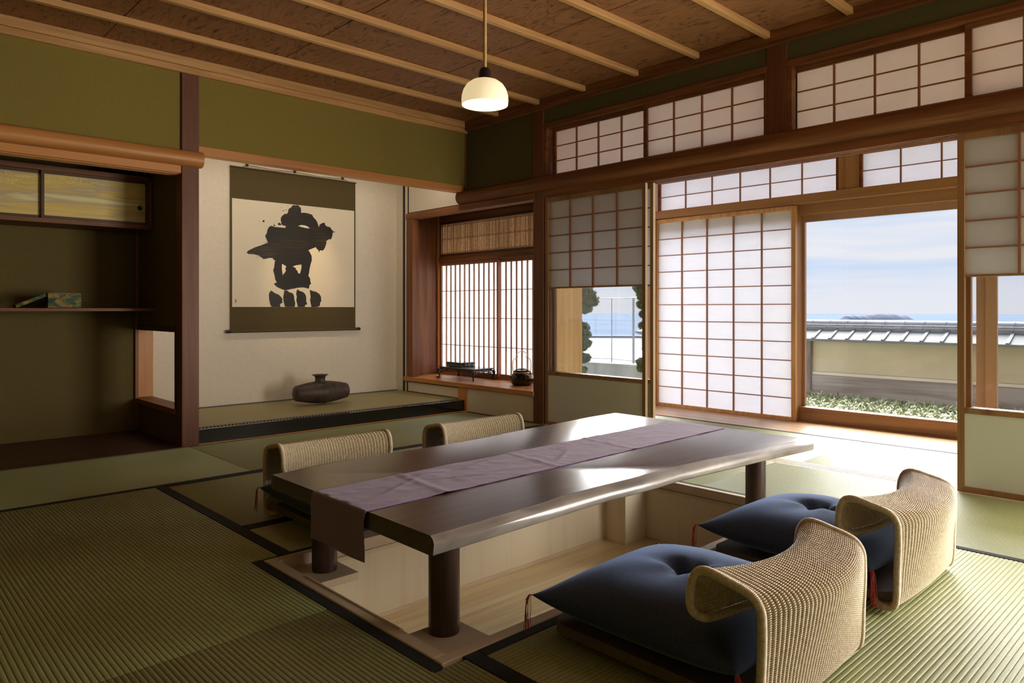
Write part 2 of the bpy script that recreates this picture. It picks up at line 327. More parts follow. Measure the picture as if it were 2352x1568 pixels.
# ------------------------------------------------------------------ mesh helpers
WLOC = {}
def wloc(p):
    return WLOC.get(p.name, Vector((0, 0, 0))) if p is not None else Vector((0, 0, 0))
class MB:
    def __init__(s): s.v = []; s.f = []; s.n = 0; s.mi = []; s.cur = 0
    def add(s, vs, fs):
        vs = np.asarray(vs, float).reshape(-1, 3)
        s.v.append(vs); s.f.extend([tuple(i+s.n for i in f) for f in fs]); s.mi.extend([s.cur]*len(fs)); s.n += len(vs); return s
    def box(s, x0, x1, y0, y1, z0, z1):
        x0, x1 = sorted((x0, x1)); y0, y1 = sorted((y0, y1)); z0, z1 = sorted((z0, z1))
        return s.add([(x, y, z) for z in (z0, z1) for x, y in ((x0, y0), (x1, y0), (x1, y1), (x0, y1))],
                     [(3, 2, 1, 0), (4, 5, 6, 7), (0, 1, 5, 4), (1, 2, 6, 5), (2, 3, 7, 6), (3, 0, 4, 7)])
    def hexa(s, b, tp):      # bottom ccw 4 pts, top 4 pts
        return s.add(list(b)+list(tp), [(3, 2, 1, 0), (4, 5, 6, 7), (0, 1, 5, 4), (1, 2, 6, 5), (2, 3, 7, 6), (3, 0, 4, 7)])
    def tube(s, pts, r, n=8, cap=True, closed=False):
        P = np.asarray(pts, float); m = len(P); R = np.broadcast_to(np.asarray(r, float), (m,))
        T = np.roll(P, -1, 0)-np.roll(P, 1, 0) if closed else np.gradient(P, axis=0)
        T /= np.linalg.norm(T, axis=1, keepdims=True)+1e-12
        a = np.array((0, 0, 1.)) if abs(T[0][2]) < .9 else np.array((1., 0, 0))
        u = np.cross(T[0], a); u /= np.linalg.norm(u); U = [u]
        for i in range(1, m):
            u = U[-1]-T[i]*np.dot(U[-1], T[i]); u /= np.linalg.norm(u)+1e-12; U.append(u)
        U = np.array(U); W = np.cross(T, U)
        an = np.arange(n)*2*PI/n
        V = P[:, None]+R[:, None, None]*(np.cos(an)[None, :, None]*U[:, None]+np.sin(an)[None, :, None]*W[:, None])
        F = []
        for i in range(m if closed else m-1):
            a0, b0 = i*n, ((i+1) % m)*n
            for j in range(n):
                k = (j+1) % n; F.append((a0+j, a0+k, b0+k, b0+j))
        if cap and not closed: F.append(tuple(range(n-1, -1, -1))); F.append(tuple((m-1)*n+j for j in range(n)))
        return s.add(V.reshape(-1, 3), F)
    def cyl(s, p0, p1, r, n=24): return s.tube([p0, p1], r, n)
    def lathe(s, prof, c=(0, 0, 0), n=32, axis='Z', cap0=False, cap1=False):
        V = []
        for r, h in prof:
            for j in range(n):
                a = 2*PI*j/n; q = (r*math.cos(a), r*math.sin(a), h)
                if axis == 'X': q = (q[2], q[0], q[1])
                if axis == 'Y': q = (q[1], q[2], q[0])
                V.append((q[0]+c[0], q[1]+c[1], q[2]+c[2]))
        F = [(i*n+j, i*n+(j+1) % n, (i+1)*n+(j+1) % n, (i+1)*n+j) for i in range(len(prof)-1) for j in range(n)]
        if cap0: F.append(tuple(range(n-1, -1, -1)))
        if cap1: F.append(tuple((len(prof)-1)*n+j for j in range(n)))
        return s.add(V, F)
    def grid(s, G):          # G[i][j] points
        G = np.asarray(G, float); a, b = G.shape[:2]
        return s.add(G.reshape(-1, 3), [(i*b+j, i*b+j+1, (i+1)*b+j+1, (i+1)*b+j) for i in range(a-1) for j in range(b-1)])
    def prism(s, poly, h0, h1, plane='XY'):   # extrude a 2D polygon
        n = len(poly)
        def q(p, h): return {'XY': (p[0], p[1], h), 'XZ': (p[0], h, p[1]), 'YZ': (h, p[0], p[1])}[plane]
        tri = tessellate_polygon([[Vector((p[0], p[1], 0)) for p in poly]])
        V = [q(p, h0) for p in poly]+[q(p, h1) for p in poly]
        F = [tuple(t) for t in tri]+[tuple(i+n for i in reversed(t)) for t in tri]+[(i, (i+1) % n, n+(i+1) % n, n+i) for i in range(n)]
        return s.add(V, F)
    def build(s, name, mat, parent=None, smooth=False, bevel=0, auto=None, subsurf=0):
        V = np.concatenate(s.v) if s.v else np.zeros((0, 3))
        off = wloc(parent); V = V-np.array(off)
        me = bpy.data.meshes.new(name); me.from_pydata(V.tolist(), [], s.f)
        mats = mat if isinstance(mat, (list, tuple)) else [mat]
        for q in mats: me.materials.append(MATS[q])
        if len(mats) > 1: me.polygons.foreach_set('material_index', s.mi)
        me.validate(); me.update()
        import bmesh
        bm = bmesh.new(); bm.from_mesh(me); bmesh.ops.recalc_face_normals(bm, faces=bm.faces) if len(bm.faces) < 60000 else None; bm.to_mesh(me); bm.free()
        if smooth or auto:
            me.polygons.foreach_set('use_smooth', [True]*len(me.polygons))
            if auto: me.set_sharp_from_angle(angle=math.radians(auto))
        o = bpy.data.objects.new(name, me); COL.objects.link(o)
        if parent is not None: o.parent = parent; WLOC[o.name] = off
        if bevel:
            b = o.modifiers.new('bevel', 'BEVEL'); b.width = bevel; b.segments = 2; b.limit_method = 'ANGLE'
        if subsurf:
            q = o.modifiers.new('subdivision', 'SUBSURF'); q.levels = subsurf; q.render_levels = subsurf
        return o
def tag(o, label, cat, group=None, kind=None):
    o['label'] = label; o['category'] = cat
    if group: o['group'] = group
    if kind: o['kind'] = kind
    return o
def thing(name, label, cat, loc=(0, 0, 0), group=None, kind=None):
    o = bpy.data.objects.new(name, None); o.empty_display_size = .1; COL.objects.link(o); o.location = loc
    WLOC[o.name] = Vector(loc); return tag(o, label, cat, group, kind)
def struct(o, label=None):
    o['kind'] = 'structure'
    if label: o['label'] = label
    return o
def sthing(name, label, loc=(0, 0, 0)):
    o = bpy.data.objects.new(name, None); o.empty_display_size = .1; COL.objects.link(o); o.location = loc; WLOC[o.name] = Vector(loc)
    return struct(o, label)
def copy_tree(o, parent=None, loc=None, rz=None, label=None):
    c = o.copy(); COL.objects.link(c); c.parent = parent
    if loc is not None: c.location = loc
    if rz is not None: c.rotation_euler = (0, 0, rz)
    if label: c['label'] = label
    for ch in list(o.children): copy_tree(ch, c)
    return c
TRIM = [0]
def trim(bld, mat, label, bevel=.002, **k):
    TRIM[0] += 1
    return struct(bld.build('trim_%d' % TRIM[0], mat, bevel=bevel, **k), label)

# ================================================================== SETTING
XW, YT = 4.06, 4.885          # window wall plane, alcove wall plane
ZC = 2.53                     # ceiling boards
# floor slab with the opening of the foot pit
PX0, PX1, PY0, PY1 = 1.12, 3.19, 1.44, 2.47
fb = MB()
for a, b, c, d in ((-1.5, 4.02, -1.7, PY0), (-1.5, 4.02, PY1, 6.1), (-1.5, PX0, PY0, PY1), (PX1, 4.02, PY0, PY1)): fb.box(a, b, c, d, -.12, -.03)
fb.box(4.15, 5.72, -1.7, 4.10, -.12, -.03)
fb.box(4.02, 4.6, 3.93, 6.1, -.12, -.004)
struct(fb.build('floor', 'dark_X'), 'sub-floor under the tatami mats')
# engawa timber floor strips (long boards parallel to the windows)
b = MB()
for i in range(4): b.box(5.105+i*.1235, 5.105+(i+1)*.1235-.0015, -1.7, 4.03, -.03, 0)
struct(b.build('floor_boards', 'floorboard_Y', bevel=.0008), 'pale floorboards along the outer sliding doors')

# ceiling: boards run toward the windows side by side, with butt joints
b = MB()
for i in range(-3, 9):
    x0 = 3.572-.476*i-.0
    for_x0, for_x1 = x0-.476+.0003, x0
    lo, hi = max(for_x0, -1.5), min(for_x1, 4.16)
    if hi > lo: b.box(lo, hi, -1.7, 4.98, ZC+(.003 if i % 2 else 0), ZC+.03)
struct(b.build('ceiling', 'ceiling_board'), 'figured cedar ceiling boards')
for i in range(14):
    y = 4.415-.474*i
    bb = MB().box(-1.5, 4.03, y-.0175, y+.0175, ZC-.036, ZC+.001)
    trim(bb, 'light_X', 'pale ceiling batten')
# cornice
c = MB().box(-1.5, 4.06, YT-.055, YT+.02, 2.475, ZC+.002).box(-1.5, 4.06, YT-.032, YT+.02, 2.435, 2.4755); trim(c, 'light_X', 'pale ceiling cornice above the alcoves')
c = MB().box(XW-.05, XW+.02, -1.7, YT, 2.475, ZC+.002).box(XW-.03, XW+.02, -1.7, YT, 2.455, 2.4755); trim(c, 'beam_Y', 'ceiling cornice above the transoms')
struct(MB().box(-1.7, 6.05, -1.9, 6.3, 2.70, 2.85).build('roof', 'dark_X'), 'roof slab')

# walls around and behind the camera
struct(MB().box(-1.5, 1.655, YT, YT+.09, 1.93, 2.53).box(1.765, 4.06, YT, YT+.09, 1.975, 2.53).build('wall_alcove', 'olive_wall'), 'olive plaster wall above the alcoves')
struct(MB().box(-1.6, -1.5, -1.8, 6.1, -.1, 2.7).build('wall_left', 'olive_wall'))
struct(MB().box(-1.6, 6.0, -1.8, -1.7, -.1, 2.7).build('wall_rear', 'olive_wall'))
# window wall: plaster between post and corner, above transoms
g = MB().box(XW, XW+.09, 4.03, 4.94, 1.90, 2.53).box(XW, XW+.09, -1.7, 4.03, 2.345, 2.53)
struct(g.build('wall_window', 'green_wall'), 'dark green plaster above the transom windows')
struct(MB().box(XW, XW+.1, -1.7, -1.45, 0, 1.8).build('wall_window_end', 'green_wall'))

# posts
trim(MB().box(1.655, 1.765, YT-.02, YT+.09, -.005, 2.44), 'post_Z', 'reddish alcove post', bevel=.004)
trim(MB().box(XW-.012, XW+.10, 3.918, 4.03, -.005, 2.46), 'post_Z', 'dark cedar corner post beside the window shelf', bevel=.004)
trim(MB().box(XW-.008, XW+.10, 1.945, 2.07, 1.93, 2.46), 'post_Z', 'hanging post between the transom windows', bevel=.003)
trim(MB().box(XW-.006, XW+.02, YT-.015, YT+.012, 1.93, 2.44), 'beam_Z', 'thin corner strip')
# round-faced beam of the window wall (half log) and lintel
def halflog(y0, y1, z0, z1, x0, depth, axis='Y'):
    prof = []
    for k in range(13):
        a = PI*k/12; prof.append((-depth*math.sin(a)**.8, (z0+z1)/2-(z1-z0)/2*math.cos(a)))
    b = MB()
    V = []
    for y in (y0, y1):
        for d, z in [(.02, z0)]+prof+[(.02, z1)]:
            V.append((x0+d, y, z) if axis == 'Y' else (y, x0+d, z))
    n = len(prof)+2
    b.add(V, [(i, i+1, n+i+1, n+i) for i in range(n-1)]+[tuple(range(n)), tuple(range(2*n-1, n-1, -1))])
    return b
trim(halflog(-1.7, 4.945, 1.822, 1.938, XW-.002, .062), 'beam_Y', 'round-faced cedar beam across the window wall', bevel=0, auto=40)
k = MB().box(XW-.016, XW+.115, -1.7, 3.918, 1.778, 1.826)
for q in range(4): k.box(XW-.016+q*.0373, XW-.016+q*.0373+.019, -1.7, 3.918, 1.766, 1.7785)
trim(k, 'beam_Y', 'grooved lintel over the inner sliding panels', bevel=.001)
# alcove-side round beam, lintel
trim(halflog(-1.5, 1.782, 1.829, 1.931, YT-.018, .052, 'X'), 'amber_X', 'round-faced amber beam over the shelf alcove', bevel=0, auto=40)
k = MB().box(-1.5, 1.655, YT-.012, YT+.10, 1.782, 1.832)
for q in range(3): k.box(-1.5, 1.655, YT+.01+q*.035, YT+.026+q*.035, 1.776, 1.783)
trim(k, 'amber_X', 'grooved amber lintel over the shelf alcove')
trim(MB().box(1.765, 4.035, YT-.005, YT+.085, 1.922, 1.977), 'amber_X', 'slim amber beam over the scroll alcove')

# sill between room and corridor (three grooves)
k = MB().box(4.02, 4.15, -1.7, 3.93, -.03, -.006)
for q in range(4): k.box(4.02+q*.0355, 4.02+q*.0355+.0235, -1.7, 3.93, -.0065, 0)
trim(k, 'pale_Y', 'grooved sill of the inner sliding panels', bevel=.0008)

# ---- scroll alcove -------------------------------------------------------
YB = 5.94
struct(MB().box(1.70, 4.16, YB, YB+.08, -.1, 2.45).build('wall_scroll_alcove', 'white_plaster'), 'white wall of the scroll alcove')
struct(MB().box(1.70, 4.16, YT+.09, YB, 2.36, 2.40).build('ceiling_alcove', 'beam_X'))
# right side: plaster above and below the window shelf
struct(MB().box(XW, XW+.08, YT+.055, 5.75, 1.827, 2.36).box(XW, XW+.08, 4.985, 5.75, .105, .195).box(XW, XW+.08, 4.04, 4.855, .0, .20).build('wall_shelf_side', 'white_plaster'), 'white plaster around the window shelf')
t1 = MB().box(XW-.006, XW+.02, 5.70, 5.745, .10, .0).box(XW-.005, XW+.01, 5.738, 5.75, 1.818, 2.36).box(XW-.005, XW+.01, YT+.06, 5.745, 1.816, 1.827)
t1.box(XW-.005, XW+.01, 5.80, 5.83, .10, 2.36).box(XW-.005, XW+.01, 5.755, 5.766, .105, .20).box(XW-.005, XW+.01, 4.985, 5.765, .195, .203).box(XW-.005, XW+.01, 4.985, 5.765, .10, .108)
t1.box(1.76, 4.06, YB-.008, YB+.001, .085, .106)
trim(t1, 'black_trim', 'thin black lacquer edging of the scroll alcove', bevel=0)
struct(MB().box(XW, XW+.075, 5.755, YB+.05, .0, 2.40).build('wall_alcove_corner', 'white_plaster'))
# alcove platform: black lacquer edge
trim(MB().box(1.765, 4.05, YT, YT+.055, .004, .098), 'black_lacquer', 'black lacquered front rail of the scroll alcove', bevel=.003)
trim(MB().box(1.765, 4.05, YT-.022, YT+.02, -.02, .005), 'amber_X', 'narrow wood strip at the foot of the alcove')
struct(MB().box(1.765, 4.06, YT+.05, YB, .0, .080).build('floor_alcove', 'dark_X'))
am = thing('alcove_mat', 'olive woven mat with black and white crest borders on the raised scroll alcove', 'tatami mat', (2.9, 5.4, .08))
MB().box(1.768, 4.055, YT+.085, YB-.045, .08, .101).build('rush_surface', 'tatami_toko', am)
MB().box(1.768, 4.055, YT+.055, YT+.086, .08, .1025).build('border', 'crest_border', am)
MB().box(1.768, 4.055, YB-.046, YB-.009, .08, .1025).build('border', 'crest_border', am)

# partition between the alcoves, with low opening
pt = MB()
pt.box(1.655, 1.76, YT+.09, YB, .78, 2.40).box(1.655, 1.76, YT+.09, YB, -.05, .205)
pt.cur = 1; pt.box(1.7585, 1.765, YT+.09, YB, .78, 2.40)
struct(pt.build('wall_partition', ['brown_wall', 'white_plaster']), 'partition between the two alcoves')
trim(MB().box(1.645, 1.77, YT+.09, 5.83, .745, .782), 'dark_Y', 'dark head board of the low opening')
trim(MB().box(1.640, 1.77, YT+.09, 5.83, .203, .240), 'beam_Y', 'sill board of the low opening')
trim(MB().box(1.650, 1.77, 5.812, 5.88, .24, .745), 'amber_Z', 'amber jamb of the low opening')
trim(MB().box(1.650, 1.77, YT+.09, YT+.105, .24, .745), 'dark_Z', 'dark jamb of the low opening')
trim(MB().box(1.632, 1.655, 5.765, 5.79, .03, 1.47), 'beam_Z', 'thin corner strip of the shelf alcove')

# ---- shelf alcove --------------------------------------------------------
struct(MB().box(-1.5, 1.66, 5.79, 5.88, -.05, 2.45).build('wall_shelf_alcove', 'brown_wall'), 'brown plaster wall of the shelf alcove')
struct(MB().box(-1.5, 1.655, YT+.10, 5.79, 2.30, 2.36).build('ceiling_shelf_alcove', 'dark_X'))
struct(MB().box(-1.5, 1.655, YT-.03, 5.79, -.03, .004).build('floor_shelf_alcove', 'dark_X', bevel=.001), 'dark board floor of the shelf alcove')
sh = MB().box(-1.5, 1.655, 5.357, 5.79, .884, .905)
tag(sh.build('wall_shelf', 'beam_X', bevel=.002), 'thin reddish board shelf across the dark alcove', 'shelf')
cb = thing('wall_cupboard', 'hanging wall cupboard with gold-flecked sliding doors in the left alcove', 'cupboard', (.4, 5.45, 1.46))
MB().box(-1.5, 1.652, 5.45, 5.79, 1.458, 1.488).build('bottom_board', 'beam_X', cb, bevel=.002)
MB().box(-1.5, 1.652, 5.45, 5.79, 1.797, 1.83).build('top_board', 'beam_X', cb, bevel=.002)
MB().box(1.628, 1.652, 5.452, 5.79, 1.488, 1.797).build('side_board', 'beam_Z', cb, bevel=.001)
def gold_door(x0, x1, y, seen_pull=None):
    d = MB()
    d.box(x0, x1, y-.010, y+.010, 1.488, 1.506).box(x0, x1, y-.010, y+.010, 1.776, 1.797).box(x0, x0+.018, y-.010, y+.010, 1.5055, 1.7765).box(x1-.018, x1, y-.010, y+.010, 1.5055, 1.7765)
    o = d.build('door', 'dark_X', cb, bevel=.001)
    MB().box(x0+.016, x1-.016, y-.004, y+.004, 1.504, 1.778).build('gold_panel', 'gold_paper', o)
    if seen_pull:
        MB().lathe([(.0005, -.0115), (.0125, -.0115), (.017, -.0125), (.0175, -.004)], c=(seen_pull, y, 1.607), axis='Y', n=24, cap0=True).build('finger_pull', 'black_trim', o, auto=40)
gold_door(.985, 1.628, 5.465, 1.577); gold_door(.36, 1.003, 5.488); gold_door(-.27, .378, 5.465); gold_door(-.9, -.25, 5.488)

# painted box and its lid on the shelf
bx = thing('document_box', 'open document box painted with green hills and gold mist on the shelf', 'box', (1.117, 5.50, .905))
B = MB()
B.box(1.021, 1.213, 5.45, 5.458, .906, .998).box(1.021, 1.213, 5.542, 5.55, .906, .998).box(1.021, 1.029, 5.458, 5.542, .906, .998).box(1.205, 1.213, 5.458, 5.542, .906, .998).box(1.029, 1.205, 5.458, 5.542, .906, .912)
B.build('box_body', 'painted_lacquer', bx, bevel=.002)
MB().box(1.026, 1.208, 5.4545, 5.5455, .9975, 1.003).build('rim', 'black_lacquer', bx)
ld = thing('box_lid', 'lid painted green and gold, leaning on the document box', 'lid', (.93, 5.5, .905))
a = math.radians(24.5); L_ = .178
def lp(u, v): return (.853+u*math.cos(a)-v*math.sin(a), .9065+u*math.sin(a)+v*math.cos(a))
poly = [lp(0, 0), lp(L_, 0), lp(L_, .020), lp(0, .020)]
MB().prism(poly, 5.45, 5.55, 'XZ').build('lid_panel', 'painted_lacquer', ld, bevel=.002)

# ---- window shelf (shoin) ------------------------------------------------
SX = 4.47
trim(MB().box(XW-.02, SX+.02, 4.02, 5.80, .205, .245), 'amber_Y', 'polished window shelf board', bevel=.004)
trim(MB().box(XW-.012, XW+.07, 5.665, 5.762, .245, 1.765), 'beam_Z', 'jamb post of the window shelf')
trim(MB().box(XW-.010, XW+.07, 4.855, 4.975, -.005, .205), 'amber_Z', 'short amber post under the window shelf')
trim(MB().box(XW-.018, XW+.085, 4.02, 5.766, 1.765, 1.818), 'beam_Y', 'lintel over the window shelf')
struct(MB().box(XW+.07, SX+.03, 5.80, 5.86, .2, 1.85).build('wall_shelf_end', 'beam_Z'), 'reddish end board of the window shelf')
struct(MB().box(XW+.08, SX+.08, 4.0, 5.86, 1.825, 1.86).build('ceiling_shelf_bay', 'dark_Y'))
struct(MB().box(XW+.10, SX+.06, 3.98, 4.03, .0, 1.83).build('wall_bay_end', 'beam_Z'))
struct(MB().box(XW+.08, SX+.05, 3.98, 5.86, -.1, .205).build('wall_bay_base', 'white_plaster'))
trim(MB().box(SX-.02, SX+.03, 4.03, 5.80, 1.366, 1.422), 'beam_Y', 'rail between blind and shelf screens')
trim(MB().box(SX-.01, SX+.03, 4.03, 5.80, 1.77, 1.825), 'beam_Y', 'head rail of the window shelf bay')
trim(MB().box(SX-.022, SX+.03, 5.775, 5.80, .245, 1.825), 'amber_Z', 'edge strip of the window shelf bay')
# fine vertical-bar screens
def bar_screen(name, label, x, y0, y1, bars, z0=.244, z1=1.366):
    d = sthing(name, label, (x, (y0+y1)/2, z0))
    f = MB().box(x, x+.022, y0, y1, z0, .296).box(x, x+.022, y0, y1, 1.332, z1).box(x, x+.022, y0, y0+.022, .296, 1.332).box(x, x+.022, y1-.022, y1, .296, 1.332)
    f.build('frame', 'lattice_Z', d, bevel=.001)
    l = MB()
    for y in bars: l.box(x+.002, x+.015, y-.005, y+.005, .294, 1.334)
    for z in (.543, .811, 1.076): l.box(x+.006, x+.014, y0+.02, y1-.02, z-.003, z+.003)
    l.build('lattice', 'lattice_Z', d)
    MB().box(x+.0155, x+.0165, y0+.02, y1-.02, .29, 1.336).build('paper', 'washi', d)
bar_screen('window_1', 'fine vertical-bar paper screen behind the carved stand', SX+.0, 4.905, 5.776, [5.682-.0711*i for i in range(11)])
bar_screen('window_2', 'fine vertical-bar paper screen behind the lacquer hand warmer', SX-.018+.04-.0, 4.03, 4.925, [4.9-.07*i for i in range(1, 13)])
# reed blind above
bl = thing('reed_blind', 'brown reed blind hanging above the window shelf screens', 'blind', (SX, 4.9, 1.74))
rd = MB(); y = 4.04
while y < 5.765:
    wd = random.choice([.0022, .0026, .003, .0036]); rd.box(SX+.002, SX+.002+.0022, y, y+wd, 1.446, 1.745); y += wd+random.choice([.0004, .0006, .0008, .001, .0014, .0022])
o = rd.build('reeds', 'reed', bl); o['kind'] = 'stuff'
for z in (1.452, 1.461, 1.588, 1.598, 1.722, 1.731): MB().cyl((SX, 4.04, z), (SX, 5.765, z), .002, 8).build('cross_rod', 'lattice_Y', bl)
MB().box(SX-.006, SX+.02, 4.03, 5.776, 1.422, 1.4465).box(SX-.006, SX+.02, 4.03, 5.776, 1.744, 1.771).box(SX-.006, SX+.02, 5.762, 5.776, 1.446, 1.745).build('blind_frame', 'dark_Y', bl)

# ---- inner sliding panels ------------------------------------------------
DOOR = [0]
def inner_panel(label, x, y0, y1, zt=1.766):
    DOOR[0] += 1
    d = sthing('door_%d' % DOOR[0], label, (x, (y0+y1)/2, 0)); th = .028
    f = MB()
    f.box(x, x+th, y1-.032, y1, 0, zt).box(x, x+th, y0, y0+.026, 0, zt)
    for a, b in ((.0, .027), (.386, .414), (1.7295, zt)): f.box(x, x+th, y0+.026, y1-.032, a, b)
    f.box(x+.004, x+.024, y0+.026, y1-.032, 1.058, 1.068)
    f.build('frame', 'frame_Z', d, bevel=.0015)
    MB().box(x+.002, x+th-.002, y0-.0012, y0+.0005, .002, zt-.002).build('pale_edge', 'pale_Z', d)  # paler strip: daylight on the stile edge put into the colour
    ya, yb = y0+.026, y1-.032; l = MB()
    for i in range(1, 4): yy = ya+(yb-ya)*i/4; l.box(x+.004, x+.018, yy-.006, yy+.006, 1.067, 1.73)
    for i in range(1, 5): zz = 1.067+(1.7295-1.067)*i/5; l.box(x+.0055, x+.0165, ya, yb, zz-.004, zz+.004)
    l.build('lattice', 'lattice_Y', d)
    MB().box(x+.0185, x+.0193, ya, yb, 1.062, 1.735).build('paper', 'washi', d)
    MB().box(x+.013, x+.016, ya, yb, .41, 1.06).build('glass', 'glass', d)
    MB().box(x+.006, x+.022, ya, yb, .025, .388).build('panel_board', 'grey_panel', d)
    return d
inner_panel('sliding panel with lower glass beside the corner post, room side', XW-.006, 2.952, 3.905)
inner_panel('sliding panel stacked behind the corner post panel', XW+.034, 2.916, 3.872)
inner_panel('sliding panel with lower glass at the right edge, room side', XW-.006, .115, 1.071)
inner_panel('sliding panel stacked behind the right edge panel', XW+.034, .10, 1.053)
trim(MB().box(XW+.0, XW+.10, 3.895, 3.92, 0, 1.766), 'beam_Z', 'thin jamb at the corner post', bevel=.001)

# ---- transom windows -----------------------------------------------------
WIN = [2]
def lattice_window(label, x, y0, y1, z0, z1, cols, rows, papermat='washi', fr=.012, stile=.030, top=.03, lat='lattice_Y', bar=.005, frame='beam_Y'):
    WIN[0] += 1
    d = sthing('window_%d' % WIN[0], label, (x, (y0+y1)/2, z0)); ya, yb = y0+stile, y1-stile; zb = z0+fr; zt = z1-top
    f = MB().box(x, x+.024, y0, y1, z0, zb).box(x, x+.024, y0, y1, zt, z1).box(x, x+.024, y0, ya, zb, zt).box(x, x+.024, yb, y1, zb, zt)
    f.build('frame', frame, d, bevel=.001)
    l = MB()
    for i in range(1, cols): yy = ya+(yb-ya)*i/cols; l.box(x+.003, x+.016, yy-bar, yy+bar, zb-.002, zt+.002)
    for i in range(1, rows): zz = zb+(zt-zb)*i/rows; l.box(x+.0055, x+.0145, ya, yb, zz-.0035, zz+.0035)
    l.build('lattice', lat, d)
    MB().box(x+.0165, x+.0173, ya-.003, yb+.003, zb-.003, zt+.003).build('paper', papermat, d)
    return d
TZ0, TZ1 = 1.927, 2.312
lattice_window('transom screen next to the corner post', XW+.045, 2.957, 3.872, TZ0, TZ1, 4, 3, 'washi_warm')
lattice_window('transom screen left of the hanging post', XW+.018, 2.072, 2.985, TZ0, TZ1, 4, 3, 'washi_warm')
lattice_window('transom screen right of the hanging post', XW+.045, 1.013, 1.945, TZ0, TZ1, 4, 3, 'washi_warm')
lattice_window('transom screen at the right edge', XW+.018, .13, 1.045, TZ0, TZ1, 4, 3, 'washi_warm')
lattice_window('transom screen past the right edge', XW+.045, -.76, .16, TZ0, TZ1, 4, 3, 'washi_warm')
lattice_window('transom screen far past the right edge', XW+.018, -1.67, -.73, TZ0, TZ1, 4, 3, 'washi_warm')
def win_frame(y0, y1, label):
    trim(MB().box(XW-.010, XW+.075, y0, y1, 2.31, 2.348).box(XW-.006, XW+.075, y0, y1, 1.915, 1.93).box(XW-.008, XW+.075, y1-.03, y1, 1.93, 2.31).box(XW-.008, XW+.075, y0, y0+.012, 1.93, 2.31), 'beam_Y', label)
win_frame(2.07, 3.918, 'frame of the left transom'); win_frame(-1.7, 1.945, 'frame of the right transom')

# ---- corridor and outer doors -------------------------------------------
XD = 5.60
struct(MB().box(4.16, 5.75, -1.75, 4.12, 2.50, 2.56).build('ceiling_corridor', 'light_Y'), 'corridor ceiling')
# outer shoji
def outer_shoji(name, label, x, y0, y1, z0=0, z1=1.725):
    d = sthing(name, label, (x, (y0+y1)/2, z0)); th = .03
    f = MB().box(x, x+th, y0, y0+.036, z0, z1).box(x, x+th, y1-.022, y1, z0, z1).box(x, x+th, y0+.036, y1-.022, z0, .031).box(x, x+th, y0+.036, y1-.022, 1.692, z1)
    f.build('frame', 'light_Z', d, bevel=.0015)
    ya, yb = y0+.036, y1-.022; l = MB()
    for i in range(1, 5): yy = ya+(yb-ya)*i/5; l.box(x+.006, x+.020, yy-.006, yy+.006, .03, 1.695)
    for i in range(1, 11): zz = .031+(1.692-.031)*i/11; l.box(x+.0075, x+.0185, ya, yb, zz-.004, zz+.004)
    l.build('lattice', 'lattice_Y', d)
    MB().box(x+.0205, x+.0213, ya-.003, yb+.003, .028, 1.695).build('paper', 'washi_outer', d)
outer_shoji('door_5', 'tall paper screen door left of the open view', XD-.01, 2.612, 3.952)
# door head, track, transom lattice above
trim(MB().box(XD-.03, XD+.16, -1.7, 3.985, 1.735, 1.805).box(XD+.05, XD+.16, -1.7, 3.985, 1.655, 1.736), 'frame_Y', 'brown door head rail of the outer doors')
trim(MB().box(XD+.022, XD+.15, 2.614, 2.66, -.01, 1.78), 'frame_Z', 'edge of the parked outer door', bevel=.001)
lattice_window('paper transom above the tall screen door', XD+.0, 2.27, 3.935, 1.785, 2.48, 6, 5, 'washi_outer', fr=.015, stile=.028, lat='lattice_Y')
lattice_window('paper transom above the open view', XD+.0, .50, 2.125, 1.785, 2.48, 6, 5, 'washi_outer', fr=.015, stile=.022)
lattice_window('paper transom past the right edge, outer wall', XD+.0, -1.2, .35, 1.785, 2.48, 6, 5, 'washi_outer', fr=.015, stile=.022)
trim(MB().box(XD-.02, XD+.09, 2.125, 2.27, 1.80, 2.5), 'frame_Z', 'amber post between the outer transoms')
trim(MB().box(XD-.03, XD+.10, .35, .50, 1.80, 2.5), 'amber_Z', 'outer transom post past the edge')
trim(MB().box(XD-.04, XD+.12, 3.952, 4.05, -.02, 2.5), 'frame_Z', 'outer corner post')
trim(MB().box(XD+.02, XD+.13, -1.7, 2.63, -.03, .006).box(XD+.055, XD+.115, 1.29, 2.632, .006, .114), 'frame_Y', 'amber bottom rail of the outer door')
# two glazed outer doors parked to the right: pair of stiles with panes
def glass_door(name, label, x, y0, y1):
    d = sthing(name, label, (x, (y0+y1)/2, 0)); f = MB()
    f.box(x, x+.03, y0, y0+.066, .006, 1.66).box(x, x+.03, y1-.066, y1, .006, 1.66).box(x, x+.03, y0+.066, y1-.066, .006, .114).box(x, x+.03, y0+.066, y1-.066, 1.60, 1.66)
    f.build('frame', 'outer_stile', d, bevel=.001); MB().box(x+.012, x+.018, y0+.06, y1-.06, .11, 1.61).build('glass', 'glass', d)
glass_door('door_6', 'glazed outer door ending at the paired stiles', XD+.12, 1.33, 2.66)
glass_door('door_7', 'glazed outer door right of the paired stiles', XD+.085, -.02, 1.3325)
glass_door('door_8', 'glazed outer door past the right edge', XD+.12, -1.3, .03)
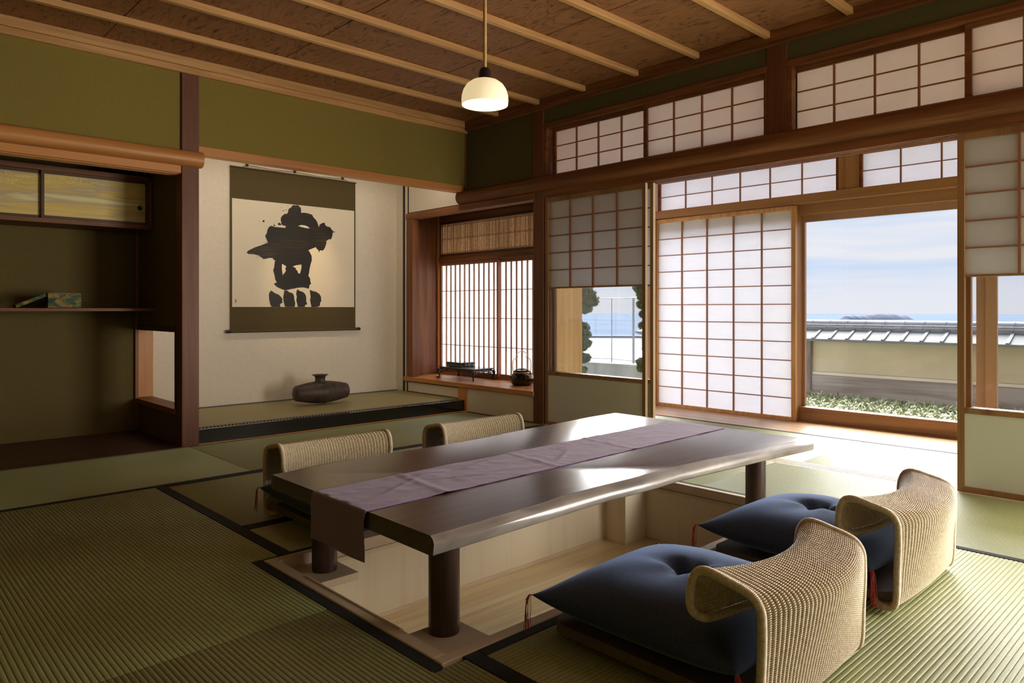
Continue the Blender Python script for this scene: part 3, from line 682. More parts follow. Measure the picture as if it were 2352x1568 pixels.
# corridor end: board wall and glazed opening
struct(MB().box(4.165, 4.548, 3.965, 4.09, 0, 2.5).build('wall_corridor_end', 'yellow_board'), 'pale yellow board wall at the corridor end')
trim(MB().box(4.545, 4.565, 4.02, 4.10, 0, 2.5), 'amber_Z', 'narrow amber jamb at the corridor end')
trim(MB().box(4.565, 4.605, 4.00, 4.10, 0, 2.5), 'yellow_board', 'pale jamb at the corridor end')
trim(MB().box(4.10, 4.15, 3.93, 4.02, 0, 1.77).box(4.155, 4.17, 3.9, 4.04, 0, 2.5), 'light_Z', 'pale track edge at the corner post')
trim(MB().box(4.6, 5.58, 4.02, 4.09, 1.80, 2.5).box(4.6, 5.58, 4.02, 4.09, -.03, .10), 'amber_X', 'head and foot of the corridor end window')
struct(MB().box(4.6, 5.58, 4.05, 4.056, .10, 1.80).build('window_20', 'glass'), 'clear corridor end window')
struct(MB().box(XD+.0, XD+.1, -1.75, -1.5, -.1, 2.5).build('wall_corridor', 'light_Z'))
# short eave
struct(MB().box(5.5, 6.25, -2.6, 4.5, 2.56, 2.62).build('roof_eave', 'light_Y'))

# ================================================================== TATAMI
PITCH = .01435
def ribbed(axis, a0, a1, spans, h=.0030, z=0.0):
    """ribs spaced across [a0,a1]; spans(mid) -> list of (lo,hi) extents along the rib direction"""
    b = MB(); n = max(1, round((a1-a0)/PITCH)); p = (a1-a0)/n
    prof = [(0, -h), (.06, -h*.35), (.2, -.0001), (.5, 0), (.8, -.0001), (.94, -h*.35), (1, -h)]
    for i in range(n):
        for lo, hi in spans(a0+(i+.5)*p):
            V = []
            for e, drop in ((lo, .0015), (lo+.003, 0), (hi-.003, 0), (hi, .0015)):
                for u, dz in prof:
                    q = a0+(i+u)*p
                    V.append((e, q, z+dz-drop) if axis == 'X' else (q, e, z+dz-drop))
            k = len(prof)
            b.add(V, [(r*k+j, r*k+j+1, (r+1)*k+j+1, (r+1)*k+j) for r in range(3) for j in range(k-1)])
    return b
NOTCH = (1.082, 3.224)
def tatami(label, axis, x0, x1, y0, y1, borders=(), cut=None, group=None):
    """borders: list of boxes (x0,x1,y0,y1)"""
    t_ = thing('tatami_mat', label, 'tatami mat', ((x0+x1)/2, (y0+y1)/2, -.03), group)
    if axis == 'X': sp_ = lambda q: [(x0, x1)]; a = (y0, y1)
    else: sp_ = (lambda q: [cut(q)] if cut else [(y0, y1)]); a = (x0, x1)
    ribbed(axis, a[0], a[1], sp_).build('rush_surface', 'tatami_'+axis, t_, smooth=True)
    core = MB()
    if cut:
        lo1, hi1 = cut(x0+.01); lo2, hi2 = cut(x1-.01)
        core.box(x0, NOTCH[0] if x0 < 2 else NOTCH[1], lo1, hi1, -.03, -.004).box(NOTCH[0] if x0 < 2 else NOTCH[1], x1, lo2, hi2, -.03, -.004)
    else: core.box(x0, x1, y0, y1, -.03, -.004)
    core.build('straw_core', 'tatami_'+axis, t_)
    for q in borders: MB().box(q[0], q[1], q[2], q[3], -.012, .0014).build('border', 'border_cloth', t_, bevel=.001)
    return t_
tatami('large left mat ending at the alcove mats, bare rush with thick ribs', 'Y', .27, 1.186, 1.9465, 3.866, [(1.186, 1.236, 2.475, 3.866), (1.082, 1.117, 1.9465, 2.49)], cut=lambda q: (1.9465, 3.866) if q < 1.082 else (2.495, 3.866))
tatami('nearest left mat, thick ribs, in the bottom left corner of the photo', 'Y', .27, 1.186, .02, 1.9445, [(1.186, 1.236, .02, 1.437), (1.082, 1.117, 1.43, 1.9445)], cut=lambda q: (.02, 1.9445) if q < 1.082 else (.02, 1.425))
tatami('mat running below the shelf alcove, behind the ribbed left mat', 'X', -1.5, 1.7, 3.902, YT-.033, [(-1.5, 1.7, 3.868, 3.902)])
tatami('mat running below the black alcove rail, farthest back', 'X', 1.702, 4.018, 3.902, YT-.033, [(1.702, 4.018, 3.868, 3.902), (1.702, 4.018, YT-.033, YT-.024)])
tatami('mat behind the two far chairs', 'X', 1.238, 3.073, 2.935, 3.832, [(1.238, 3.073, 3.832, 3.866), (1.238, 3.073, 2.902, 2.935)])
tatami('narrow mat under the two far chairs', 'X', 1.238, 3.073, 2.500, 2.868, [(1.238, 3.073, 2.868, 2.901), (1.238, 3.073, 2.475, 2.500)])
tatami('narrow mat under the two near cushions', 'X', 1.238, 3.073, .985, 1.405, [(1.238, 3.073, 1.405, 1.438), (1.238, 3.073, .955, .985)])
tatami('front mat behind the near chairs, ribs toward the window', 'X', 1.238, 3.073, .0, .950)
tatami('sunlit mat beside the sill, behind the table end', 'Y', 3.108, 4.018, 2.005, 3.868, [(3.075, 3.108, 2.475, 3.868), (3.192, 3.224, 2.005, 2.475)], cut=lambda q: (2.475, 3.868) if q < 3.224 else (2.005, 3.868))
tatami('pale mat beside the sill at the right, behind the near chair', 'Y', 3.108, 4.018, .08, 2.002, [(3.075, 3.108, .08, 1.437), (3.192, 3.224, 1.437, 2.002)], cut=lambda q: (.08, 1.437) if q < 3.224 else (.08, 2.002))
tatami('mat beside the sill past the right edge', 'Y', 3.108, 4.018, -1.68, .078, [(3.075, 3.108, -1.68, .078)])
tatami('mat under the photographer', 'X', -1.5, 3.073, -1.68, -.002, [])
tatami('mat left of the photographer', 'Y', -1.5, .268, .02, 3.83, [])
tatami('white-lit corridor mat in front of the tall screen door', 'Y', 4.155, 5.07, 1.90, 3.98, [(5.07, 5.103, 1.90, 3.98)])
tatami('white-lit corridor mat below the open view', 'Y', 4.152, 5.07, -.02, 1.898, [(5.07, 5.103, -.02, 1.898)])
tatami('corridor mat past the right edge', 'Y', 4.152, 5.07, -1.68, -.022, [(5.07, 5.103, -1.68, -.022)])

# ================================================================== FOOT PIT
pit = thing('foot_pit', 'sunken pale wood foot pit under the low table', 'foot pit', (2.15, 1.95, -.32))
IX0, IX1, IY0, IY1 = 1.16, 3.155, 1.478, 2.432; ZF = -.318
R = MB()
R.box(PX0, PX1, IY1, PY1, -.36, .004).box(PX0, PX1, PY0, IY0, -.36, .004).box(PX0, IX0, IY0, IY1, -.36, .004).box(IX1, PX1, IY0, IY1, -.36, .004)
R.build('rim', 'pit_edge', pit, bevel=.003)
MB().box(IX0, IX1, IY0, IY1, ZF-.03, ZF).build('pit_floor', 'pit_floor', pit)
for nm, q in (('wall_panel', (IX0, IX1, IY1-.006, IY1)), ('wall_panel', (IX0, IX1, IY0, IY0+.006)), ('wall_panel', (IX0, IX0+.006, IY0+.006, IY1-.006)), ('wall_panel', (IX1-.006, IX1, IY0+.006, IY1-.006))):
    MB().box(*q, ZF, -.055).build(nm, 'pit_panel', pit)
    x0, x1, y0, y1 = q
    e = .006
    MB().box(x0-(0 if x1-x0 > .1 else e), x1+(0 if x1-x0 > .1 else e), y0-(0 if y1-y0 > .1 else e), y1+(0 if y1-y0 > .1 else e), -.055, -.04).build('batten', 'pale_X', pit)
MB().box(IX0, IX1, IY1-.012, IY1-.005, ZF, ZF+.012).build('skirting', 'pit_edge', pit)
MB().box(IX1-.012, IX1-.005, IY0, IY1, ZF, ZF+.012).build('skirting', 'pit_edge', pit)
for k, (x0, x1, y0, y1, zt) in enumerate(((IX0, 1.362, 2.228, IY1, -.034), (IX0, 1.335, IY0, 1.665, -.012), (2.965, IX1, 2.28, IY1, -.034), (2.965, IX1, IY0, 1.64, -.012))):
    p = MB().box(x0, x1, y0, y1, zt-.026, zt).build('corner_shelf', 'pit_edge', pit, bevel=.001)
    ins = .012
    MB().box(x0 if k < 2 else x0+ins, x1-ins if k < 2 else x1, y0+ins if k % 2 == 0 else y0, y1 if k % 2 == 0 else y1-ins, ZF, zt-.026).build('corner_box', 'pit_panel', pit)
# rounded strip between the near-end corner shelves
MB().cyl((IX0-.004, 1.672, -.002), (IX0-.004, 2.222, -.002), .009, 14).build('edge_roll', 'pit_edge', pit, auto=40)

# ================================================================== TABLE
ZT, TH = .320, .048
tb = thing('low_table', 'low dark brown slab table with a live edge, standing over the foot pit', 'table', (2.14, 1.95, -.03))
front_t = [(1.114, 1.480), (1.30, 1.487), (1.535, 1.499), (1.671, 1.516), (1.83, 1.512), (1.995, 1.507), (2.171, 1.512), (2.30, 1.507), (2.439, 1.496), (2.621, 1.468), (2.74, 1.455), (2.879, 1.449), (3.03, 1.44), (3.140, 1.424), (3.168, 1.43)]
front_b = [(1.107, 1.459), (1.30, 1.465), (1.57, 1.474), (1.69, 1.48), (1.83, 1.483), (2.0, 1.475), (2.10, 1.472), (2.23, 1.477), (2.45, 1.462), (2.60, 1.448), (2.743, 1.438), (2.90, 1.425), (3.03, 1.412), (3.165, 1.398), (3.188, 1.404)]
back = [(3.178, 2.515), (2.95, 2.512), (2.7, 2.49), (2.53, 2.478), (2.3, 2.455), (2.1, 2.43), (1.85, 2.425), (1.6, 2.44), (1.35, 2.43), (1.121, 2.403)]
N_ = len(front_t); M_ = len(back)
rows = []
def lerp2(k):
    return [(a[0]+(b[0]-a[0])*k, a[1]+(b[1]-a[1])*k) for a, b in zip(front_t, front_b)]
levels = [(0, 0, ZT), (.06, .0, ZT-.0015), (.32, .006, ZT-.007), (.62, .009, ZT-.018), (.85, .005, ZT-.032), (1.0, .0, ZT-TH+.004), (.97, -.004, ZT-TH)]
V = []; ring = []
for k, bulge, z in levels:
    pts = lerp2(k); ri = []
    for i, (x, y) in enumerate(pts):
        wob = .0035*mnoise.noise(Vector((x*6, z*30, 3)))*(1 if 0 < k < 1 else 0)
        ri.append(len(V)); V.append((x, y-bulge+wob, z))
    for x, y in back:
        g_ = .35*(ZT-z)/TH
        ri.append(len(V)); V.append((x, y+.02*g_, z))
    ring.append(ri)
T = MB(); F = []; mi = []
n = N_+M_
top = list(reversed(ring[0])); F.append(tuple(ring[0])); F.append(tuple(reversed(ring[-1])))
mi = [0, 0]
for a_, b_ in zip(ring[:-1], ring[1:]):
    for i in range(n):
        j = (i+1) % n; F.append((a_[i], b_[i], b_[j], a_[j])); mi.append(1 if i < N_-1 else 0)
T.add(V, F); T.mi = mi
o = T.build('tabletop', ['table_wood', 'live_edge'], tb, auto=38)
for x, y, zb in ((1.286, 2.335, -.034), (1.262, 1.612, -.012), (3.03, 2.345, -.034), (3.03, 1.600, -.012)):
    MB().lathe([(.0435, zb), (.0445, zb+.01), (.0445, ZT-TH-.001)], c=(x, y, 0), n=40, cap0=True, cap1=True).build('leg', 'leg_wood', tb, auto=40)

# runner
ru = MB()
xs = np.linspace(3.150, 1.116, 150); G = []
def yb_(x, s): # edges of the runner, slightly skewed
    k = (x-1.11)/2.05; lo = 1.778+(1.822-1.778)*k; hi = 2.088+(2.122-2.088)*k; return lo+(hi-lo)*s
def wr(x, y):
    h = .0016*mnoise.noise(Vector((x*9+y*7, y*16, 0)))+.0010*mnoise.noise(Vector((x*30, y*30, 5)))
    for c0 in (1.42, 1.95, 2.42):
        h += .0022*math.exp(-((x-c0-.12*(y-1.93))/.010)**2)
    for q, (cx_, cy_, an, ln) in enumerate(((1.35, 1.95, .5, .12), (1.62, 1.9, -.4, .10), (1.75, 2.03, .3, .14), (2.1, 1.92, .55, .12), (1.5, 2.04, -.2, .10), (2.25, 2.03, .2, .1))):
        u = (x-cx_)*math.cos(an)+(y-cy_)*math.sin(an); v = -(x-cx_)*math.sin(an)+(y-cy_)*math.cos(an)
        h += .0025*math.exp(-(u/ln)**2-(v/.008)**2)
    return max(h*1.7, -.0006)
for x in xs:
    G.append([(x, yb_(x, s), ZT+.0022+(wr(x, yb_(x, s)) if 3.14 > x else 0)) for s in np.linspace(0, 1, 46)])
for a in np.linspace(.15, PI/2, 7): G.append([(1.1145-.0085*math.sin(a), yb_(1.11, s), ZT+.0022-.010*(1-math.cos(a))) for s in np.linspace(0, 1, 46)])
for d in np.linspace(.02, .135, 22):
    G.append([(1.1045+.004*math.sin(s*7+d*20)*d*6-.002, yb_(1.11, s)+.002*math.sin(d*30), ZT-.008-d) for s in np.linspace(0, 1, 46)])
ru.grid(G)
o = ru.build('table_runner', 'purple_cloth', smooth=True); tag(o, 'purple-grey cloth runner along the low table, hanging over its near end', 'table runner')
sm = o.modifiers.new('thickness', 'SOLIDIFY'); sm.thickness = .0016; sm.offset = 0

# ================================================================== CHAIRS
HW, DEL = .268, .062
prof_pts = np.array([(.080, .016), (.04, .0125), (.016, .020), (.008, .05), (.006, .12), (.003, .19), (.003, .240), (.006, .268), (.020, .289), (.045, .300), (.08, .308), (.112, .315), (.140, .317), (.160, .306), (.172, .280), (.176, .246), (.174, .215), (.165, .197)])
def catmull(P, n):
    P = np.vstack([2*P[0]-P[1], P, 2*P[-1]-P[-2]]); out = []
    for i in range(1, len(P)-2):
        for t in np.linspace(0, 1, n, endpoint=False):
            a, b, c, d = P[i-1:i+3]
            out.append(.5*((2*b)+(-a+c)*t+(2*a-5*b+4*c-d)*t*t+(-a+3*b-3*c+d)*t**3))
    out.append(P[-2]); return np.array(out)
PR = catmull(prof_pts, 12); SL = np.concatenate([[0], np.cumsum(np.linalg.norm(np.diff(PR, axis=0), axis=1))]); LEN = SL[-1]
def S(x, s):
    x = np.asarray(x, float); s = np.asarray(s, float)
    y = np.interp(s, SL, PR[:, 0]); z = np.interp(s, SL, PR[:, 1]); u = 1-(x/HW)**2
    kz = np.clip((z-.22)/.12, 0, 1)
    return np.stack([x, y-DEL*u*np.clip(.12+z/.33, .12, 1), z-.014*u*kz], -1)
def Sn(x, s):
    e = 1e-3
    a = S(x+e, s)-S(x-e, s); b = S(x, s+e)-S(x, s-e); n = np.cross(a, b); return n/(np.linalg.norm(n, axis=-1, keepdims=True)+1e-12)
RC = .042
def xmax(s):
    d = np.minimum(s, LEN-s)
    return np.where(d < RC, HW-RC+np.sqrt(np.maximum(RC**2-(RC-d)**2, 0)), HW)
def tube_batch(P, r, n=5, flat=None, NR=None):
    """P: (k,m,3) many tubes of equal length, NR normals for an elliptic section"""
    k, m = P.shape[:2]; T_ = np.gradient(P, axis=1); T_ /= np.linalg.norm(T_, axis=2, keepdims=True)+1e-12
    U = NR; Wd = np.cross(T_, U); an = np.arange(n)*2*PI/n+.3
    r1 = r; r2 = flat if flat else r
    Vv = P[:, :, None]+r1*np.cos(an)[None, None, :, None]*U[:, :, None]+r2*np.sin(an)[None, None, :, None]*Wd[:, :, None]
    i = np.arange(m-1)[:, None]; j = np.arange(n)[None, :]; a = i*n+j; b_ = i*n+(j+1) % n
    F = np.stack([a, b_, b_+n, a+n], -1).reshape(-1, 4)
    F = (F[None]+(np.arange(k)*m*n)[:, None, None]).reshape(-1, 4)
    return Vv.reshape(-1, 3), F
def np_mesh(name, parts, mat, parent):
    Vs = []; Fs = []; o = 0
    for V_, F_ in parts: Vs.append(V_); Fs.append(F_+o); o += len(V_)
    V_ = np.concatenate(Vs)-np.array(wloc(parent)); F_ = np.concatenate(Fs)
    me = bpy.data.meshes.new(name); me.vertices.add(len(V_)); me.vertices.foreach_set('co', V_.astype(np.float32).ravel())
    me.loops.add(F_.size); me.loops.foreach_set('vertex_index', F_.astype(np.int32).ravel())
    me.polygons.add(len(F_)); me.polygons.foreach_set('loop_start', (np.arange(len(F_))*4).astype(np.int32)); me.polygons.foreach_set('loop_total', np.full(len(F_), 4, np.int32))
    me.polygons.foreach_set('use_smooth', np.ones(len(F_), bool)); me.materials.append(MATS[mat]); me.update(calc_edges=True); me.validate()
    ob = bpy.data.objects.new(name, me); COL.objects.link(ob); ob.parent = parent; WLOC[ob.name] = wloc(parent); return ob

ch = thing('floor_chair', 'x', 'floor chair', (0, 0, 0), 'rattan floor chairs around the low table')
STP = .0136; NST = int(2*(HW-.012)/STP)
stx = (np.arange(NST+1)-NST/2)*STP
wefts = []; ss = np.arange(.013, LEN-.012, .0050)
parts = []
m_ = 6*(NST+2)
NP = m_
for i, s in enumerate(ss):
    xm = float(xmax(np.array(s)))-.006
    x = np.linspace(-xm, xm, NP); sv = np.full(NP, s)
    nn = Sn(x, sv); ph = PI*(x-stx[0])/STP
    for q_ in (0, PI):       # a twisted pair passes each stake, one strand in front and one behind
        sv2 = sv+.0011*np.sin(ph+q_)
        wefts.append((S(x, sv2)+nn*(.0029*np.cos(ph+q_))[:, None], nn))
P_ = np.stack([a for a, _ in wefts]); NRM = np.stack([b for _, b in wefts])
parts.append(tube_batch(P_, .0017, 5, .0022, NRM))
np_mesh('woven_back', parts, 'rattan', ch)
st = []
for x in stx:
    lo = .006
    if abs(x) > HW-RC: lo = RC-math.sqrt(max(RC**2-(abs(x)-(HW-RC))**2, 0))+.006
    sv = np.linspace(lo, LEN-lo, 90); xv = np.full(90, x); st.append((S(xv, sv), Sn(xv, sv)))
np_mesh('stake', [tube_batch(np.stack([a for a, _ in st]), .0016, 6, None, np.stack([b for _, b in st]))], 'rattan', ch)['kind'] = 'stuff'
# bound rim
loop = []
def corner(cx_, cs_, a0, a1, n=14):
    for a in np.linspace(a0, a1, n): loop.append((cx_+RC*math.cos(a), cs_+RC*math.sin(a)))
corner(-(HW-RC), RC, 1.5*PI, PI); corner(-(HW-RC), LEN-RC, PI, .5*PI); corner(HW-RC, LEN-RC, .5*PI, 0); corner(HW-RC, RC, 0, -.5*PI)
loop = np.array(loop); lp_ = np.vstack([loop, loop[:1]]); pp_ = S(lp_[:, 0], lp_[:, 1])
# dense resample in parameter space
dense = []
for a, b in zip(lp_[:-1], lp_[1:]):
    k = max(1, int(np.linalg.norm(b-a)/.004)); dense += [a+(b-a)*t/k for t in range(k)]
dense = np.array(dense); DP = S(dense[:, 0], dense[:, 1]); cl = np.vstack([DP, DP[:1]])
sl = np.concatenate([[0], np.cumsum(np.linalg.norm(np.diff(cl, axis=0), axis=1))]); tot = sl[-1]; nw = int(tot/.0031)
q = np.linspace(0, tot, nw*4, endpoint=False); RP = np.stack([np.interp(q, sl, cl[:, i]) for i in range(3)], -1)
rad = np.array([.0086, .0101, .0105, .0101])[np.arange(nw*4) % 4]
MB().tube(RP, rad, 14, closed=True).build('bound_rim', 'rattan', ch, smooth=True)
# seat board with soft corners
def rrect(x0, x1, y0, y1, r, n=6):
    out = []
    for cx_, cy_, a0 in ((x1-r, y1-r, 0), (x0+r, y1-r, PI/2), (x0+r, y0+r, PI), (x1-r, y0+r, 1.5*PI)):
        for k in range(n+1): a = a0+PI/2*k/n; out.append((cx_+r*math.cos(a), cy_+r*math.sin(a)))
    return out
MB().prism(rrect(-.245, .245, .03, .635, .045), .018, .046).build('seat_board', 'chair_board', ch, bevel=.008, auto=50)
MB().prism([(-.2, .07), (.2, .07), (.2, .1), (-.2, .1)], .002, .018).build('foot_bar', 'black_trim', ch)
MB().prism([(-.2, .55), (.2, .55), (.2, .58), (-.2, .58)], .002, .018).build('foot_bar', 'black_trim', ch)

# ================================================================== CUSHIONS
cu = thing('floor_cushion', 'x', 'cushion', (0, 0, 0), 'indigo floor cushions')
def pillow(n=72, A=.300, H=.098, Hb=.070):
    t_ = np.sin(np.linspace(-1, 1, n)*PI/2)
    GX, GY = np.meshgrid(t_, t_, indexing='ij')
    edge_in = .060
    X_ = A*GX*(1-edge_in*(1-GY**2)**1.0*np.abs(GX)**2); Y_ = A*GY*(1-edge_in*(1-GX**2)*np.abs(GY)**2)
    f = ((1-np.abs(GX)**2.3)*(1-np.abs(GY)**2.3))**.52
    R2 = np.sqrt(X_**2+Y_**2); TH_ = np.arctan2(Y_, X_)
    dim = np.exp(-(R2/.036)**2)*.50+np.exp(-R2/.060)*.26*(1+.75*np.cos(4*TH_+.6))
    dim += np.exp(-((X_-.0)/.02)**2)*np.exp(-(np.abs(Y_)/.085)**2)*.10
    wr_ = np.array([[mnoise.noise(Vector((a*9, b*9, 2))) for a, b in zip(r1, r2)] for r1, r2 in zip(X_, Y_)])
    top = H*f*(1-dim)+.0035*wr_*f
    bot = -Hb*f*(1-.3*np.exp(-(R2/.05)**2))
    return X_, Y_, top, bot
X_, Y_, top_, bot_ = pillow(); ZM = .070
P_ = MB(); zc = ZM+.012*((np.abs(X_)/.3)**4*(np.abs(Y_)/.3)**4)
P_.grid(np.stack([X_, Y_, zc+top_], -1)); 
G2 = np.stack([X_, Y_, np.maximum(zc+bot_, .0005)], -1)[::-1]
P_.grid(G2)
cb_ = P_.build('cushion_body', 'indigo', cu, smooth=True)
import bmesh
bm = bmesh.new(); bm.from_mesh(cb_.data); bmesh.ops.remove_doubles(bm, verts=bm.verts, dist=1e-5); bmesh.ops.recalc_face_normals(bm, faces=bm.faces); bm.to_mesh(cb_.data); bm.free()
cb_.data.polygons.foreach_set('use_smooth', [True]*len(cb_.data.polygons))
# centre tuft and corner tassels
def strands(name, base, n, gen, parent, r=.0007):
    b = MB()
    for _ in range(n): b.tube(gen(), r*random.uniform(.7, 1.2), 5)
    return b.build(name, 'red_thread', parent, smooth=True)
def tuft():
    a = random.uniform(-.35, .35)+2.45; l = random.uniform(.06, .125); p0 = np.array((random.uniform(-.008, .008), random.uniform(-.008, .008), .108))
    out = [p0-np.array((0, 0, .02))]
    for t in (.25, .5, .75, 1): out.append(p0+np.array((math.cos(a)*l*t, math.sin(a)*l*t, .018*t+random.uniform(-.004, .006)+.026*t*l/.1)))
    return out
strands('centre_tuft', None, 26, tuft, cu)
CR = .2965
for sx, sy in ((-1, 1), (1, 1), (-1, -1), (1, -1)):
    def tas(sx=sx, sy=sy):
        c = np.array((sx*CR, sy*CR, ZM+.010)); o_ = np.array((sx*random.uniform(.004, .016), sy*random.uniform(.004, .016), 0))
        L2 = random.uniform(.085, .105)
        return [c-np.array((sx*.006, sy*.006, 0)), c+o_*.6+np.array((0, 0, .002)), c+o_+np.array((0, 0, -.010)), c+o_*1.1+np.array((random.uniform(-.003, .003), random.uniform(-.003, .003), -.035)), c+o_*1.2+np.array((random.uniform(-.006, .006), random.uniform(-.006, .006), -L2))]
    strands('tassel', None, 12, tas, cu)

chairs = [((1.678, .727), 0, 'nearest rattan floor chair, its back cut by the bottom edge of the photo'),
          ((2.543, .750), 0, 'rattan floor chair on the near side of the table, the one closer to the windows'),
          ((1.648, 3.030), PI, 'rattan floor chair beyond the table near its left end'),
          ((2.477, 2.990), PI, 'rattan floor chair beyond the table, nearer the window shelf')]
labs = ['large indigo cushion with red tuft on the nearest chair', 'indigo cushion with red tuft and tassels on the near-side chair closer to the windows',
        'indigo cushion mostly hidden behind the left table end', 'indigo cushion hidden behind the table on the chair nearer the window shelf']
for i, ((x, y), rz, lab) in enumerate(chairs):
    c = ch if i == 0 else copy_tree(ch)
    c.location = (x, y, .0015); c.rotation_euler = (0, 0, rz); c['label'] = lab
    sgn = 1 if rz == 0 else -1
    k = cu if i == 0 else copy_tree(cu)
    k.location = (x-.02*sgn*(0.3 if i == 1 else 0)+(-.015 if i == 2 else 0), y+sgn*(.352 if i < 2 else .335), .0475); k.rotation_euler = (0, 0, rz+(.02 if i == 0 else -.03)); k['label'] = labs[i]

# ================================================================== PENDANT LAMP
LX, LY, LZ = 2.02, 2.30, 1.766
la = thing('pendant_lamp', 'pendant lamp with milk glass dome shade on a bamboo rod', 'pendant lamp', (LX, LY, ZC))
po = [(.0980, .004), (.1000, .018), (.0985, .040), (.0915, .064), (.078, .085), (.058, .100), (.038, .107), (.026, .109)]
MB().lathe([(.0975, .0), (.0985, .004)]+po[1:], c=(LX, LY, LZ), n=56).build('shade', 'milk_glass', la, smooth=True)
MB().lathe([(r-.003, z-.001) for r, z in po], c=(LX, LY, LZ), n=56).build('shade_lining', 'milk_glass_inside', la, smooth=True)
MB().lathe([(.001, .02), (.018, .025), (.028, .045), (.024, .07), (.013, .09)], c=(LX, LY, LZ), n=24).build('bulb', 'bulb', la, smooth=True)
MB().lathe([(.0300, .1045), (.0315, .110), (.0275, .118), (.0255, .138), (.020, .154), (.0095, .160)], c=(LX, LY, LZ), n=32, cap0=True, cap1=True).build('socket_cap', 'socket', la, auto=40)
rod = [(.0078, .155)]
for k in range(1, 5):
    zz = .17+k*.12
    if LZ+zz < ZC-.03: rod += [(.0078, zz-.006), (.0090, zz-.002), (.0080, zz+.002), (.0078, zz+.006)]
rod += [(.0082, ZC-LZ)]
MB().lathe(rod, c=(LX, LY, LZ), n=16).build('bamboo_rod', 'bamboo', la, auto=40)
MB().lathe([(.03, ZC-LZ-.012), (.032, ZC-LZ)], c=(LX, LY, LZ), n=24, cap0=True).build('ceiling_rose', 'socket', la)
lamp('pendant_glow', 'POINT', (LX, LY, LZ-.11), 2.0, (1, .74, .42), shadow_soft_size=.06)

# ================================================================== HANGING SCROLL
YS = YB-.012
sc_ = thing('hanging_scroll', 'wide hanging scroll with bold black brush calligraphy in the alcove', 'scroll', (2.99, YS, .71))
def wav(x0, x1, z0, z1, y, nx=24, nz=24, amp=.003):
    return [[(x, y+amp*math.sin(x*5+1)*math.sin(z*4), z) for z in np.linspace(z0, z1, nz)] for x in np.linspace(x0, x1, nx)]
MB().grid(wav(2.402, 3.585, .722, 2.080, YS)).build('mounting_cloth', 'scroll_cloth', sc_, smooth=True)
MB().grid(wav(2.416, 3.571, .916, 1.819, YS-.002)).build('paper', 'scroll_paper', sc_, smooth=True)
MB().cyl((2.395, YS-.012, .712), (3.592, YS-.012, .712), .013, 20).build('roller', 'scroll_cloth', sc_, auto=40)
for a, b in ((2.36, 2.397), (3.59, 3.625)): MB().cyl((a, YS-.012, .712), (b, YS-.012, .712), .0145, 20).build('roller_knob', 'black_lacquer', sc_, auto=40)
MB().cyl((2.398, YS-.004, 2.082), (3.589, YS-.004, 2.082), .006, 12).build('top_rod', 'scroll_cloth', sc_, auto=40)
cord = [(2.50, YS-.006, 2.084), (2.545, YS-.01, 2.108), (2.76, YS-.008, 2.097), (2.975, YS-.01, 2.106), (3.2, YS-.008, 2.094), (3.45, YS-.01, 2.104), (3.50, YS-.006, 2.084)]
MB().tube(cord, .0022, 6).build('hanging_cord', 'scroll_cloth', sc_, smooth=True)
for x, lab in ((2.545, 'leftmost black wall hook above the scroll'), (2.975, 'middle black wall hook above the scroll'), (3.45, 'rightmost black wall hook above the scroll')):
    h = MB().box(x-.008, x+.008, YS-.010, YB, 2.100, 2.124).cyl((x, YS-.014, 2.096), (x, YS-.014, 2.114), .005, 10)
    tag(h.build('wall_hook', 'black_trim'), lab, 'hook', 'hooks of the scroll')
# brush strokes, outlined in centimetres on the paper (x right from its left edge, z up from its foot)
PXC, PZC = 2.416, .916
def cpt(u, v): return (PXC+u/1000, max(PZC+.001, PZC+v/1000))
strokes = [   # millimetres on the paper: x from its left edge, z from its foot
 ([(535,893),(548,898),(563,897),(582,902),(597,894),(613,880),(617,857),(615,837),(651,840),(693,836),(725,827),(736,807),(757,789),(773,768),(780,746),(789,722),(796,744),(818,760),(849,769),(852,748),(872,735),(903,731),(918,712),(935,695),(955,692),(950,687),(930,684),(927,655),(913,621),(889,618),(867,604),(865,578),(856,551),(840,520),(822,512),(801,515),(793,495),(789,498),(787,514),(768,527),(761,540),(729,527),(688,509),(704,487),(720,459),(722,420),(709,380),(699,335),(696,309),(688,279),(704,260),(708,231),(715,207),(700,199),(693,163),(672,169),(638,175),(582,170),(548,162),(521,158),(481,148),(452,149),(421,160),(389,174),(371,190),(361,200),(389,213),(374,238),(370,266),(363,291),(355,319),(364,338),(368,372),(374,404),(358,408),(353,421),(322,422),(290,413),(267,408),(255,420),(226,437),(176,448),(139,445),(121,457),(138,475),(194,505),(252,527),(302,549),(309,553),(298,577),(287,601),(285,611),(300,632),(306,664),(319,687),(338,699),(371,692),(421,691),(470,691),(471,710),(447,709),(434,724),(426,752),(428,777),(440,794),(460,811),(489,819),(495,840),(499,859),(521,874)],
  [[(588,717),(617,728),(651,728),(679,720),(702,706),(679,703),(638,708)],[(437,376),(460,365),(477,355),(467,332),(474,320),(464,301),(450,287),(444,275),(440,300),(435,331)],[(536,357),(569,369),(621,378),(620,344),(610,302),(600,295),(586,305),(582,321),(569,330),(565,345)]]),
 ([(338,142),(322,125),(317,103),(321,60),(325,41),(330,22),(342,1),(424,-1),(417,23),(444,40),(437,54),(444,64),(427,89),(407,107),(374,119)],
  []),
 ([(460,149),(455,124),(448,86),(452,48),(460,17),(467,1),(555,1),(562,30),(552,74),(550,100),(535,122),(501,131),(494,140)],
  []),
 ([(581,159),(574,138),(570,119),(577,87),(571,62),(581,23),(586,1),(655,1),(655,17),(678,25),(667,50),(667,88),(658,114),(638,133),(603,144)],
  []),
 ([(702,156),(704,121),(711,95),(704,63),(711,30),(718,1),(771,1),(800,11),(806,44),(816,54),(812,96),(796,119),(764,138),(725,146)],
  []),
]
